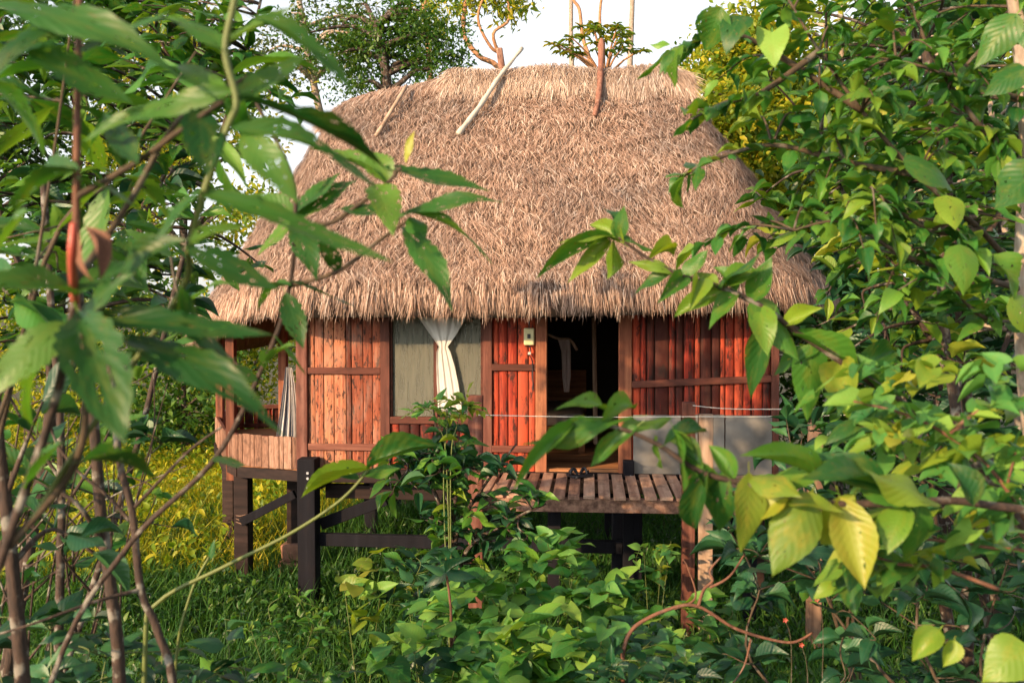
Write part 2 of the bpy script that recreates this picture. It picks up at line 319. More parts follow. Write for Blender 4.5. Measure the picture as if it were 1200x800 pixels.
# ---- unit plank: x across 0..1, y depth (front at -1), z 0..1
def plank_mesh(mat, k, flat):
    rs = random.Random(k); prof = [(0.02, 0.0), (0.02, -0.8), (0.08, -0.93), (0.5, -1.0), (0.92, -0.95), (0.98, -0.8), (0.98, 0.0)] if flat else [(0.02, 0.0), (0.02, -0.55), (0.2, -0.88), (0.5, -1.0), (0.8, -0.86), (0.98, -0.5), (0.98, 0.0)]
    zs = [0, 0.35, 0.7, 1.0]; v = []; f = []
    for z in zs:
        dx = rs.uniform(-0.03, 0.03)
        for x, y in prof: v.append((x + dx, y, z))
    n = len(prof)
    for i in range(3):
        for j in range(n - 1): f.append((i * n + j, i * n + j + 1, (i + 1) * n + j + 1, (i + 1) * n + j))
    f = [q[::-1] for q in f]; f.append(tuple(range(3 * n, 4 * n))[::-1]); f.append(tuple(range(n)))
    return mesh('plank', v, f, mat, True)
PK = {k: [plank_mesh(M[k], i, k != 'plank') for i in range(4)] for k in ('plank', 'plank_pale', 'balcony')}
def planks(parent, a0, a1, z0, z1, kind, w=0.115, b=0.0, th=0.03, name='plank', org=None, ang=0.0, uneven=0.02):
    n = max(1, round((a1 - a0) / w)); cuts = [0] + sorted((i + random.uniform(-0.34, 0.34)) / n for i in range(1, n)) + [1]
    for i in range(n):
        x0 = a0 + (a1 - a0) * cuts[i]; x1 = a0 + (a1 - a0) * cuts[i + 1]
        o = obj(name, random.choice(PK[kind]), parent)
        o.location = (x0, b - random.uniform(0, 0.008), z0 + random.uniform(0, uneven)); o.scale = (x1 - x0 - 0.004, th * random.uniform(0.8, 1.15), z1 - z0 - random.uniform(0, uneven))
        if org is not None:
            c, s = math.cos(ang), math.sin(ang); l = o.location.copy()
            o.location = (org[0] + l.x * c - l.y * s, org[1] + l.x * s + l.y * c, l.z); o.rotation_euler = (0, 0, ang)
WT = 3.68                                                # wall top, under the thatch
aL = 0.0; A = {u: ha(u) for u in (350, 362, 447, 458, 511, 566, 577, 628, 641, 725, 740, 903, 912)}
zs_ = {v: hz(v) for v in (397, 435, 449, 443, 487, 488, 490, 497, 525, 550)}
def rail(parent, a0, a1, z, h=0.075, b=-0.035, d=0.03, mat='frame_h', z2=None):
    MB().bar((a0, b - d / 2, z), (a1, b - d / 2, z if z2 is None else z2), d, h, (0, 0, 1)).build('rail', M[mat], parent, bevel=0.006)
# front wall: dark backing board added against light leaks, planks and rails as children
def wall_part(name, a0, a1, z0, z1, b=0.0):
    return MB().box(a0, a1, b + 0.004, b + 0.03, z0, z1).build(name, M['dark'], hut)
ZF = Z_DECK - 0.02
w1 = wall_part('front_wall', A[362], A[447], ZF, WT); planks(w1, A[362], A[447], ZF + 0.01, WT, 'plank_pale', 0.105)
rail(w1, A[362], A[447], zs_[435]); rail(w1, A[362], A[447], zs_[525])
w2 = wall_part('window_wall', A[458], A[566], ZF, zs_[497]); planks(w2, A[458], A[566], ZF + 0.01, zs_[497], 'plank', 0.115)
rail(w2, A[458], A[566], zs_[525])
w3 = wall_part('front_wall', A[577], A[628], ZF, WT); planks(w3, A[577], A[628], ZF + 0.01, WT, 'plank', 0.10)
rail(w3, A[577], A[628], hz(430)); rail(w3, A[577], A[628], zs_[525])
w4 = wall_part('front_wall', A[740], A[903], ZF, WT); planks(w4, A[740], A[903], ZF + 0.01, WT, 'plank', 0.095, th=0.04)
rail(w4, A[740], A[903], hw(740, 450)[1], z2=hw(903, 443)[1], d=0.035, b=-0.045)
# cement boards along the foot of the right wall
for i, (u0, u1) in enumerate(((742, 798), (799, 849), (850, 905))):
    a0, a1 = ha(u0, -0.06), ha(u1, -0.06)
    MB().box(a0 + 0.003, a1 - 0.003, -0.085 - 0.004 * (i % 2), -0.062, Z_DECK + 0.004, hw((u0 + u1) / 2, 486, -0.06)[1] + random.uniform(-0.012, 0.012)).build('cement_board', M['cement'], w4)
# frame posts
for (u0, u1, mt, fr, nm) in ((349, 362, 'frame', 0.075, 'corner_post'), (447, 458, 'frame', 0.06, 'frame_post'), (566, 577, 'frame', 0.06, 'frame_post'), (628, 641, 'jamb', 0.07, 'door_jamb'), (725, 740, 'jamb', 0.07, 'door_jamb'), (903, 912, 'frame', 0.075, 'corner_post')):
    MB().box(ha(u0), ha(u1), -fr, 0.09, ZF, WT, 0.003).build(nm, M[mt], hut, bevel=0.008)
MB().box(A[641], A[725], -0.03, 0.08, ZF, Z_DECK + 0.035).build('threshold', M['floor_in'], hut, bevel=0.006)
MB().box(A[641], A[725], -0.05, 0.06, 3.36, 3.48).build('lintel', M['frame_h'], hut, bevel=0.006)
MB().box(-0.1, A[912] + 0.1, -0.02, 0.12, WT + 0.002, WT + 0.14).build('wall_plate', M['dark_beam'], hut, bevel=0.006)
# window
win = MB().box(A[458], A[566], -0.055, 0.05, zs_[497], zs_[490] + 0.012).box(A[458], A[566], -0.03, 0.04, 3.40, 3.46).box(A[458], A[458] + 0.022, -0.03, 0.04, zs_[490] + 0.012, 3.40).box(A[566] - 0.022, A[566], -0.03, 0.04, zs_[490] + 0.012, 3.40).build('window_frame', M['frame_h'], hut, bevel=0.004)
MB().box(A[511] - 0.022, A[511] + 0.022, -0.04, 0.02, zs_[490] + 0.013, 3.398).build('mullion', M['frame'], win, bevel=0.004)
for a0, a1 in ((A[458] + 0.023, A[511] - 0.023), (A[511] + 0.023, A[566] - 0.023)):
    MB().box(a0, a1, 0.004, 0.008, zs_[490] + 0.014, 3.397).build('insect_screen', M['screen'], win)
MB().box(A[458], A[566], -0.02, 0.04, 3.462, WT).build('window_head_board', M['plank'], hut)
# other walls, floor
DEPTH = 4.9
fl = MB().box(0.02, A[912] - 0.02, 0.1, DEPTH - 0.05, ZF - 0.14, ZF - 0.06).build('floor', M['dark_beam'], hut)
n = 30
for i in range(n):
    y0 = 0.09 + (DEPTH - 0.15) * i / n; MB().box(0.05, A[912] - 0.05, y0 + 0.003, y0 + (DEPTH - 0.15) / n - 0.003, ZF - 0.058, ZF - 0.005 + random.uniform(0, 0.004)).build('floor_board', M['floor_in'], fl)
for nm, org, ang, ln in (('left_wall', (0.0, DEPTH), -math.pi / 2, DEPTH - 0.1), ('right_wall', (A[912], 0.1), math.pi / 2, DEPTH - 0.1), ('back_wall', (A[912], DEPTH), math.pi, A[912])):
    c, s = math.cos(ang), math.sin(ang); b = MB()
    p = [(org[0] + x * c - y * s, org[1] + x * s + y * c) for x, y in ((0, 0.004), (ln, 0.004), (ln, 0.03), (0, 0.03))]
    b.v = [(x, y, z) for z in (ZF, WT) for x, y in p]; b.f = [(0,3,2,1),(4,5,6,7),(0,1,5,4),(1,2,6,5),(2,3,7,6),(3,0,4,7)]
    wp = b.build(nm, M['dark'], hut); planks(wp, 0, ln, ZF, WT, 'plank', 0.16, org=org, ang=ang)
for a, b_ in ((0.05, DEPTH), (A[912] - 0.05, DEPTH)):
    MB().box(a - 0.06, a + 0.06, b_ - 0.14, b_ + 0.05, ZF, WT).build('corner_post', M['frame'], hut)
# ---- stilts and under-floor beams
def stilt(a, b, z1, w, mat, z0=-0.15):
    return MB().box(a - w / 2, a + w / 2, b - w / 2, b + w / 2, z0, z1, 0.006).build('stilt', M[mat], hut, bevel=0.01)
aP1 = ha(361, -0.16); s1 = stilt(aP1, -0.16, hz(538, 361, -0.26), 0.205, 'black_post')
aP2 = ha(737, -0.16); s2 = stilt(aP2, -0.16, hz(540, 737, -0.2), 0.12, 'black_post')
for s_, a_, w_ in ((s1, aP1, 0.205), (s2, aP2, 0.12)):
    for dz in (0.04, 0.10, 0.2):
        MB().tube([(a_ + 0.02, -0.16 - w_ / 2 - 0.014, hz(546, 400) - dz), (a_ + 0.02, -0.16 - w_ / 2 + 0.01, hz(546, 400) - dz)], 0.016, 8).build('bolt', M['steel'], s_)
stilt(aP2 + 0.0, 0.35, ZF - 0.3, 0.34, 'black_post')
for a_, b_ in ((ha(345, 1.3), 1.3), (0.15, 3.0), (0.15, 4.75), (1.9, 1.6), (1.9, 3.2), (1.9, 4.75), (3.6, 3.0), (3.6, 4.75), (5.15, 0.1), (5.15, 2.4), (5.15, 4.75)):
    stilt(a_, b_, ZF - 0.3, 0.17, 'dark_beam' if b_ < 2 else 'black_post')
def beam(p, q, w, h, mat='dark_beam', name='beam'): return MB().bar(p, q, w, h).build(name, M[mat], hut, bevel=0.008)
zb = (hz(549, 450) + hz(565, 450)) / 2
beam((0.11, -0.02, zb), (A[912], -0.02, zb), 0.12, 0.15)                   # sill beam under the wall
beam((aP1 + 0.1, 0.22, hz(579, 420)), (3.5, 0.22, hz(583, 500)), 0.1, 0.16)    # second beam
beam((aP1 + 0.104, -0.1, hz(632, 420, -0.1)), (aP2 - 0.061, -0.1, hz(640, 700, -0.1)), 0.09, 0.14, 'black_post')
beam((aP1 + 0.08, 0.06, hz(615, 378)), (ha(452, 0.06), 0.06, hz(586, 452)), 0.08, 0.13, 'black_post', 'brace')
for b_ in (1.6, 3.1, 4.8): beam((-0.1, b_, ZF - 0.22), (A[912], b_, ZF - 0.22), 0.12, 0.15)
for i in range(9): beam((0.2 + i * 0.62, 0.0 + 0.1, ZF - 0.19), (0.2 + i * 0.62, DEPTH, ZF - 0.19), 0.06, 0.09, 'dark_beam', 'joist')
# ---- deck
BF = -1.45
dk0, dk1 = ha(556, BF), ha(958, BF)
deck = MB().box(dk0, dk1, BF + 0.04, BF + 0.14, Z_DECK - 0.17, Z_DECK - 0.037).box(dk0, dk1, -0.36, -0.24, Z_DECK - 0.17, Z_DECK - 0.037).build('deck', M['deckwood'], hut, bevel=0.006)
n = round((dk1 - dk0) / 0.148)
for i in range(n):
    x0 = dk0 + (dk1 - dk0) * i / n; o = MB().box(x0 + 0.018, x0 + (dk1 - dk0) / n - 0.018 + random.uniform(-.006, .006), BF + random.uniform(-0.03, 0.03), -0.10, Z_DECK - 0.035, Z_DECK + random.uniform(-0.003, 0.006), 0.003).build('deck_board', M['deckwood'], deck, bevel=0.004)
# deck posts
def post_px(u0, u1, v0, b, d, mat, z0=-0.1, parent=None, nm='deck_post'):
    return MB().box(ha(u0, b), ha(u1, b), b - d / 2, b + d / 2, z0, hz(v0, u0, b), 0.004).build(nm, M[mat], parent or hut, bevel=0.008)
post_px(800, 815, 471, BF - 0.06, 0.12, 'frame'); post_px(818.5, 836, 485, BF - 0.03, 0.09, 'grey_wood')
post_px(549, 566, 463, BF - 0.06, 0.12, 'frame'); post_px(948, 964, 478, BF - 0.06, 0.12, 'grey_wood')
for a_ in (ha(650, -0.8), ha(880, -0.8)): stilt(a_, -0.8, Z_DECK - 0.18, 0.13, 'black_post')
# ---- left balcony: polygon of board panels
bal = [Vector((0.12, 0.06)), Vector((ha(280, 0.35), 0.35)), Vector((ha(263, 0.9), 0.9)), Vector((ha(254, 2.4), 2.4)), Vector((ha(275, 3.9), 3.9)), Vector((0.1, 4.7))]
zt, zbm = hz(512, 340, 0.1), hz(550, 340, 0.1)
bf = MB(); top = [(p.x, p.y, ZF - 0.01) for p in bal]; bot = [(p.x, p.y, ZF - 0.07) for p in bal]; bf.v = top + bot; k = len(bal)
bf.f = [tuple(range(k))[::-1], tuple(range(k, 2 * k))] + [(i, (i + 1) % k, k + (i + 1) % k, k + i) for i in range(k)]
balcony = bf.build('balcony', M['floor_in'], hut)
for i in range(k - 1):
    p, q = bal[k - 1 - i], bal[k - 2 - i]
    p, q = bal[i + 1], bal[i]                              # planks face outwards
    d = q - p; ang = math.atan2(d.y, d.x)
    planks(balcony, 0, d.length, zbm, zt - (0.0 if i == 0 else 0.02), 'balcony' if i < 3 else 'plank', 0.085, org=p, ang=ang, th=0.025, name='balcony_board', uneven=0.012)
    o = MB().bar((p.x, p.y, zt - 0.035), (q.x, q.y, zt - 0.035), 0.03, 0.06).bar((p.x, p.y, zbm + 0.05), (q.x, q.y, zbm + 0.05), 0.03, 0.06).build('balcony_rail', M['frame_h'], balcony)
    MB().bar((p.x, p.y, zbm - 0.07), (q.x, q.y, zbm - 0.07), 0.09, 0.12).build('balcony_beam', M['dark_beam'], balcony)
for (u, b_, w_, zz, m_) in ((271, 0.72, 0.11, 3.4, 'jamb'), (332, 2.2, 0.11, 3.6, 'jamb'), (258, 2.3, 0.10, 3.1, 'jamb')):
    MB().box(ha(u, b_) - w_ / 2, ha(u, b_) + w_ / 2, b_ - w_ / 2, b_ + w_ / 2, ZF - 0.25, zz).build('porch_post', M[m_], hut, bevel=0.008)
stilt(ha(284, 0.55), 0.55, ZF - 0.12, 0.18, 'dark_beam'); stilt(ha(268, 2.3), 2.3, ZF - 0.12, 0.16, 'dark_beam')
beam((ha(286, 0.55), 0.42, hz(610, 292, 0.5)), (ha(350, 0.6), 0.42, hz(577, 346, 0.5)), 0.07, 0.1, 'black_post', 'brace')
o = MB()
for k_ in range(3):
    zc = hz(612 - 5 * k_, 285, 0.5); c_ = (ha(284, 0.55), 0.55); r_ = 0.135
    o.tube([(c_[0] + r_ * math.cos(t) * 0.78, c_[1] + r_ * math.sin(t) * 0.78, zc + 0.015 * math.sin(t * 2 + k_)) for t in np.linspace(0, 2 * math.pi, 13)], 0.007, 5, False)
o.build('rope', M['grey_wood'], hut, True)
for i, (a_, z_) in enumerate(((0.02, 0.14), (0.06, 0.38))):
    MB().box(ha(345, 1.3) - 0.2 + a_, ha(345, 1.3) + 0.18 - a_, 1.1, 1.45, -0.1 if i == 0 else 0.2, z_ + 0.05 if i else 0.198, 0.02).build('footing_block', M['soil'], hut, bevel=0.02)
# ---- roof
EC = [(0.15, -0.65, 3.27), (-0.45, -0.25, 3.24), (-1.05, 0.35, 3.15), (-1.75, 1.2, 3.02), (-2.2, 2.4, 2.93), (-1.85, 3.8, 2.95), (-0.7, 5.1, 3.08), (1, 5.7, 3.2), (3, 5.75, 3.25), (4.6, 5.7, 3.25), (5.7, 5.0, 3.3), (6.25, 3.7, 3.3), (6.38, 2.3, 3.3), (6.2, 1.1, 3.33), (5.75, 0.05, 3.35), (5.0, -0.58, 3.33), (4.0, -0.66, 3.30), (3, -0.68, 3.28), (1.5, -0.68, 3.27)]
EC = [(a, b, z + 0.25 * min(max((a + 2.2) / 1.6, 0.25), 1)) for a, b, z in EC]
_e = [Vector(p) for p in EC]; NE = len(_e); FINE = 24; eave = []
for i in range(NE):
    p0, p1, p2, p3 = _e[i - 1], _e[i], _e[(i + 1) % NE], _e[(i + 2) % NE]
    for k in range(FINE):
        t = k / FINE; eave.append(0.5 * ((2 * p1) + (p2 - p0) * t + (2 * p0 - 5 * p1 + 4 * p2 - p3) * t * t + (3 * p1 - p0 - 3 * p2 + p3) * t ** 3))
eave = np.array([tuple(p) for p in eave]); seg = np.linalg.norm(np.roll(eave, -1, 0) - eave, axis=1); cum = np.concatenate([[0], np.cumsum(seg)]); PER = cum[-1]
eave_c = np.vstack([eave, eave[:1]])
RA0, RA1, RB = -0.05, 4.35, 2.4
def ridge_z(ra):
    t = np.clip((1.5 - ra) / 1.55, 0, 1); return 6.50 - 0.32 * t ** 1.3 + 0.02 * np.sin(ra * 5)
def vn(a, b, c, s):                                     # cheap smooth noise
    return np.sin(a * 1.7 * s + 1.3 * np.sin(b * 1.1 * s + 2.0)) * np.cos(b * 1.3 * s + 1.7 * np.sin(c * 0.9 * s)) * 0.6 + 0.4 * np.sin(c * 2.3 * s + a * 1.1 * s)
def roof_pt(t, s):
    """t: arc length along the eave, s: 0 ridge .. 1 eave"""
    t = np.mod(t, PER); E = np.stack([np.interp(t, cum, eave_c[:, i]) for i in range(3)], -1)
    f = np.clip((E[:, 0] + 0.3) / 5.6, 0, 1); ra = RA0 + (RA1 - RA0) * f
    Rg = np.stack([ra, np.full_like(ra, RB), ridge_z(ra)], -1)
    p = Rg + (E - Rg) * s[:, None]
    p[:, 2] += 0.10 * np.sin(np.pi * s) * (1 - s) + 0.05 * np.sin(np.pi * np.minimum(s * 1.0, 1)) * 0.3
    n = vn(p[:, 0], p[:, 1], p[:, 2], 1.6) * 0.035 + vn(p[:, 0] + 9, p[:, 1], p[:, 2], 4.2) * 0.016
    p[:, 2] += n * np.sin(np.pi * np.clip(s, 0, 1)) ** 0.5
    step = (np.mod(s * 7.0 + 0.45 * vn(p[:, 0], p[:, 1], p[:, 2], 1.1), 1.0)) * 0.045      # courses of thatch
    p[:, 2] += step * (s < 0.97)
    return p
nt_, ns_ = 200, 14
T, S = np.meshgrid(np.linspace(0, PER, nt_, endpoint=False), np.linspace(0, 0.985, ns_)); pts = roof_pt(T.ravel(), S.ravel()); pts[:, 2] -= 0.05
low = pts.copy(); low[:, 2] -= 0.22
idx = lambda i, j, o=0: o + i * nt_ + (j % nt_)
NV = nt_ * ns_
fc = [(idx(i, j), idx(i + 1, j), idx(i + 1, j + 1), idx(i, j + 1)) for i in range(ns_ - 1) for j in range(nt_)]
fc += [tuple(NV + x for x in q[::-1]) for q in fc]
fc += [(idx(ns_ - 1, j), idx(ns_ - 1, j, NV), idx(ns_ - 1, j + 1, NV), idx(ns_ - 1, j + 1)) for j in range(nt_)]
roof = obj('roof', fastmesh('roof', np.vstack([pts, low]), np.array(fc), M['underthatch']), hut)
def strands(name, base, dirn, normal, length, width, mat, parent, bend=0.15):
    """flat tapering straws, two quads each"""
    n = len(base); side = np.cross(dirn, normal); side /= np.linalg.norm(side, axis=1)[:, None] + 1e-9
    w = (width / 2)[:, None]; mid = base + dirn * (length * 0.5)[:, None] + normal * (length * bend * 0.3)[:, None]; tip = base + dirn * length[:, None] + normal * (length * bend * 0.1)[:, None]
    v = np.stack([base - side * w, base + side * w, mid + side * w * 0.9, mid - side * w * 0.9, tip + side * w * 0.25, tip - side * w * 0.25], 1).reshape(-1, 3)
    i = np.arange(n)[:, None] * 6; f = np.concatenate([i + np.array([[0, 1, 2, 3]]), i + np.array([[3, 2, 4, 5]])])
    return obj(name, fastmesh(name, v, f, mat), parent, kind='stuff')
def roof_frame(t, s, ds=0.02, dt=0.05):
    p = roof_pt(t, s); q = roof_pt(t, np.minimum(s + ds, 1.0) + (s + ds > 1) * 0); q0 = roof_pt(t, s - ds); d = q - q0; d /= np.linalg.norm(d, axis=1)[:, None] + 1e-9
    e = roof_pt(t + dt, s) - roof_pt(t - dt, s); nrm = np.cross(e, d); nrm /= np.linalg.norm(nrm, axis=1)[:, None] + 1e-9
    nrm *= np.where(nrm[:, 2:3] < 0, -1, 1); e /= np.linalg.norm(e, axis=1)[:, None] + 1e-9
    return p, d, e, nrm
def n3(a): return a / (np.linalg.norm(a, axis=1)[:, None] + 1e-9)
K = 270000
t = rng.uniform(0, PER, K); s = np.where(rng.uniform(0, 1, K) < 0.3, rng.uniform(0.01, 0.97, K), np.sqrt(rng.uniform(0.004, 1, K)) * 0.97)
p, d, e, nr = roof_frame(t, s)
sw = 0.28 * vn(p[:, 0], p[:, 1], p[:, 2], 2.5)          # tufts lean one way or the other
dd = n3(d + e * (rng.normal(0, 0.46, K) + sw)[:, None] + nr * rng.normal(0.03, 0.09, K)[:, None])
tuft = (vn(p[:, 0] * 1.3, p[:, 1] * 1.3, p[:, 2], 8.0) * 0.02 + vn(p[:, 0] + 5, p[:, 1], p[:, 2] * 0.7, 15.0) * 0.012)[:, None]
strands('thatch', p + nr * tuft + nr * rng.uniform(-0.03, 0.035, K)[:, None] - dd * 0.1, dd, nr, rng.uniform(0.06, 0.20, K), rng.uniform(0.0035, 0.0075, K), M['thatch'], roof)
# eave fringe: bunches hanging over the edge
K = 60000
t = rng.uniform(0, PER, K); bun = np.floor(t / 0.11); br = np.random.default_rng(3).uniform(-1, 1, 400)[bun.astype(int) % 400]
s = rng.uniform(0.90, 1.0, K); p, d, e, nr = roof_frame(t, s)
dn = np.tile([[0, 0, -1.0]], (K, 1)); mixv = rng.uniform(0.35, 1.0, K)[:, None]
out = n3(d * np.array([[1, 1, 0]])); dd = n3(d * (1 - mixv) + dn * mixv + e * (rng.normal(0, 0.10, K) + br * 0.12)[:, None] + out * 0.12)
strands('eave_fringe', p + nr * rng.uniform(-0.10, 0.05, K)[:, None] + dn * 0.02 + out * (br * 0.035)[:, None], dd, n3(out + np.array([[0, 0, 0.3]])), rng.uniform(0.14, 0.25, K) * (1 + br * 0.12) * (0.6 + 0.4 * (s - 0.9) / 0.1), rng.uniform(0.0035, 0.0075, K), M['thatch'], roof, 0.05)
# ridge cap
K = 22000
ra = rng.uniform(1.35, 4.62, K); sgn = np.where(rng.uniform(0, 1, K) < 0.62, -1.0, 1.0); q = rng.uniform(0, 1, K) ** 0.8 * (1 + 0.12 * np.sin(ra * 7) + 0.08 * np.sin(ra * 19))
zr = ridge_z(ra) + 0.17 + 0.02 * np.sin(ra * 3) - np.clip(ra - 4.25, 0, 1) ** 1.5 * 0.6
base = np.stack([ra, RB + sgn * q * 0.36, zr - 0.02 - q ** 1.4 * 0.34 + rng.uniform(-0.05, 0.03, K)], -1)
d = n3(np.stack([rng.normal(0, 0.3, K) + np.clip(ra - 4.3, 0, 1) * 1.2, sgn * 0.8 * np.ones(K), -0.35 - 0.9 * q], -1)); nr = n3(np.stack([np.zeros(K), sgn * 0.75, np.full(K, 0.7)], -1))
strands('ridge_cap', base, d, nr, rng.uniform(0.10, 0.36, K), rng.uniform(0.004, 0.010, K), M['thatch_cap'], roof, 0.1)
K = 7000
ra = rng.uniform(-0.35, 1.5, K); sgn = rng.choice([-1.0, 1.0], K); q = rng.uniform(0, 1, K)
base = np.stack([ra, RB + sgn * q * 0.16, ridge_z(ra) + 0.05 - q * 0.10 + rng.uniform(-0.03, 0.03, K) - np.clip(-0.05 - ra, 0, 1) * 0.8], -1)
d = n3(np.stack([rng.normal(-0.1, 0.45, K) - np.clip(-ra, 0, 1) * 2, sgn * 0.8 * np.ones(K), -0.5 - 0.6 * q], -1))
strands('ridge_crest', base, d, n3(np.stack([np.zeros(K), sgn * 0.75, np.full(K, 0.7)], -1)), rng.uniform(0.10, 0.3, K), rng.uniform(0.004, 0.010, K), M['thatch'], roof, 0.1)
zz = np.linspace(1.4, 4.6, 24); b = MB()
for i, x in enumerate(zz):
    z0 = float(ridge_z(np.array([x]))[0]) + 0.09 - max(x - 4.25, 0) ** 1.5 * 0.6
    for yo, zo in ((-0.42, -0.38), (-0.2, -0.10), (0, 0.0), (0.2, -0.10), (0.42, -0.38)): b.v.append((float(x), RB + yo, z0 + zo))
for i in range(len(zz) - 1):
    for j in range(4): b.f.append((i * 5 + j, (i + 1) * 5 + j, (i + 1) * 5 + j + 1, i * 5 + j + 1))
b.build('ridge_cap_core', M['underthatch'], roof)
def hp(u, v, b): a, z = hw(u, v, b); return Vector((a, b, z))
def roof_at(u, v, lift=0.06):
    """point of the front slope seen at pixel (u,v)"""
    best = None
    for b in np.linspace(-0.6, 2.4, 61):
        a, z = hw(u, v, b); f = min(max((b + 0.66) / 3.06, 0), 1); zr_ = 3.3 + f * (6.5 - 3.3) + 0.06
        if z <= zr_: return Vector((a, b, z)) + Vector((0, -0.7, 0.7)) * lift
    return Vector((a, b, z))
q0, q1 = roof_at(538, 168, 0.14), roof_at(592, 100, 0.2); tip = q1 + (q1 - q0) * 0.42
b = MB().tube(spline([q0, q0.lerp(tip, 0.3) + Vector((0.012, 0, 0)), q0.lerp(tip, 0.65) + Vector((-0.012, 0, 0.01)), tip], 5), [0.036 + 0.005 * math.sin(i * 2.3) - 0.0006 * i for i in range(16)], 8); b.build('ridge_pole', M['pole'], roof, True)
q0, q1 = roof_at(697, 145, 0.12), roof_at(704, 92, 0.2); tip = q1 + Vector((0.01, 0.03, 0.36))
MB().tube(spline([q0, q0.lerp(q1, 0.4) + Vector((0.02, 0, 0)), q1, tip], 3), [0.03, 0.038, 0.034, 0.042, 0.036, 0.046, 0.038, 0.044, 0.05, 0.022], 7).build('ridge_pole', M['stick'], roof, True)
q0, q1 = roof_at(442, 165, 0.08), roof_at(474, 112, 0.08)
MB().tube([q0, q1, q1 + (q1 - q0) * 0.1], 0.026, 7).build('ridge_pole', M['grey_wood'], roof, True)
q1 = roof_at(585, 88, 0.0); q1.y = RB + 0.5
b = MB().tube([hp(590, 92, 3.0), hp(585, 57, 3.0)], [0.05, 0.047], 8); b.build('ridge_pole', M['stick'], roof, True)

# ================================================================== THINGS ON AND IN THE HUT
def hutw(p): p = Vector(p); return HO + HA * p.x + HB * p.y + Vector((0, 0, p.z))
def free(name, label, cat, mb, mat, group=None, smooth=False, bevel=0.0):
    mb.v = [tuple(hutw(p)) for p in mb.v]; o = mb.build(name, M[mat], None, smooth, bevel); o['label'] = label; o['category'] = cat
    if group: o['group'] = group
    return o
# curtain: top fan, tie, lower fall
def curtain_rows(rows, folds, depth, nseg=28):
    """rows: (left, right, height, y)"""
    b = MB(); uv = []
    for (l, r_, z, y) in rows:
        for i in range(nseg + 1):
            f = i / nseg; b.v.append((l + (r_ - l) * f, y - depth * (1 + 0.6 * math.sin(f * folds * 5.1 + 0.6 * z) + 0.4 * math.sin(f * folds * 9.7 + 2.2 * z + 1)) / 2 * min(1, (r_ - l) / 0.3 + 0.25), z)); uv.append((f, z))
    for j in range(len(rows) - 1):
        for i in range(nseg): a_ = j * (nseg + 1) + i; b.f.append((a_, a_ + 1, a_ + nseg + 2, a_ + nseg + 1))
    b.uv = uv; return b
yc = -0.05
b = curtain_rows([(ha(484), ha(553), hz(352), yc), (ha(492), ha(547), hz(372), yc), (ha(504), ha(537), hz(390), yc), (ha(513), ha(529), hz(402), yc - .02), (ha(515.5), ha(526), hz(406), yc - .03), (ha(513), ha(529), hz(412), yc - .02), (ha(512.5), ha(534), hz(430), yc), (ha(513), ha(538), hz(450), yc), (ha(514), ha(541), hz(470), yc), (ha(514), ha(542), hz(481), yc)], 4, 0.02)
cu = free('curtain', 'white window curtain gathered and tied in a knot', 'curtain', b, 'curtain', smooth=True)
# striped cloth on the porch
by = 0.35
b = curtain_rows([(ha(336, by), ha(343, by), hz(430, 340, by), by), (ha(334, by), ha(347, by), hz(450, 340, by), by), (ha(330, by), ha(350, by), hz(480, 340, by), by), (ha(325, by), ha(351, by), hz(511, 340, by), by), (ha(322, by), ha(351, by), hz(521, 340, by), by)], 5, 0.1)
st = mesh('striped_cloth', [tuple(hutw(p)) for p in b.v], b.f, M['stripe'], True, b.uv)
obj('striped_cloth', st, None, label='grey striped cloth hanging on the porch beside the corner post', category='cloth')
# electric box, its cord
eb = thing('switch_box', 'cream switch box on the planks left of the doorway', 'switch box', hutw((ha(620.5), -0.05, hz(404))), -HT)
MB().box(-0.058, 0.058, -0.05, 0.012, 0, 0.19).build('case', M['box'], eb, bevel=0.012)
MB().box(-0.018, 0.018, -0.058, -0.0505, 0.075, 0.125).build('switch', M['black'], eb, bevel=0.003)
MB().tube([(0, -0.02, 0.19), (0.004, -0.02, 0.3), (0, -0.02, 0.42)], 0.006, 5).build('cord', M['black'], eb)
MB().tube(spline([(0, -0.03, 0), (0.02, -0.03, -0.06), (0.0, -0.03, -0.1), (0.03, -0.03, -0.16), (0.04, -0.02, -0.25), (0.045, -0.02, -0.5)], 4), 0.007, 5).build('plug_cord', M['black'], eb)
MB().box(-0.012, 0.022, -0.045, -0.02, -0.105, -0.075).build('plug', M['curtain'], eb, bevel=0.004)
# sandals
def sandal(name, label, a, b_, rz, tip=0.0):
    t_ = thing(name, label, 'sandal', hutw((a, b_, Z_DECK + 0.008)), -HT + rz, 'sandals by the door'); s = MB(); n = 14; out = []
    for i in range(n):
        th = 2 * math.pi * i / n; out.append((0.045 * math.cos(th) * (1 + 0.15 * math.sin(th)), 0.13 * math.sin(th)))
    s.v = [(x, y, 0) for x, y in out] + [(x, y, 0.025) for x, y in out]; s.f = [tuple(range(n))[::-1], tuple(range(n, 2 * n))] + [(i, (i + 1) % n, n + (i + 1) % n, n + i) for i in range(n)]
    s.build('sole', M['black'], t_, bevel=0.004)
    for q in (-1, 1): MB().tube(spline([(0, 0.06, 0.028), (q * 0.025, 0.03, 0.065), (q * 0.048, -0.03, 0.03)], 4), 0.010, 5).build('strap', M['black'], t_)
    MB().tube(spline([(-0.045, -0.02, 0.03), (-0.02, -0.01, 0.085), (0.02, -0.01, 0.085), (0.045, -0.02, 0.03)], 4), 0.014, 6).build('strap', M['black'], t_)
    return t_
sa = ha(679, -0.35)
sandal('sandal', 'black rubber sandal on the deck, left one of the pair', sa - 0.07, -0.38, 0.5)
sandal('sandal', 'black rubber sandal on the deck, right one of the pair', sa + 0.06, -0.34, -0.7)
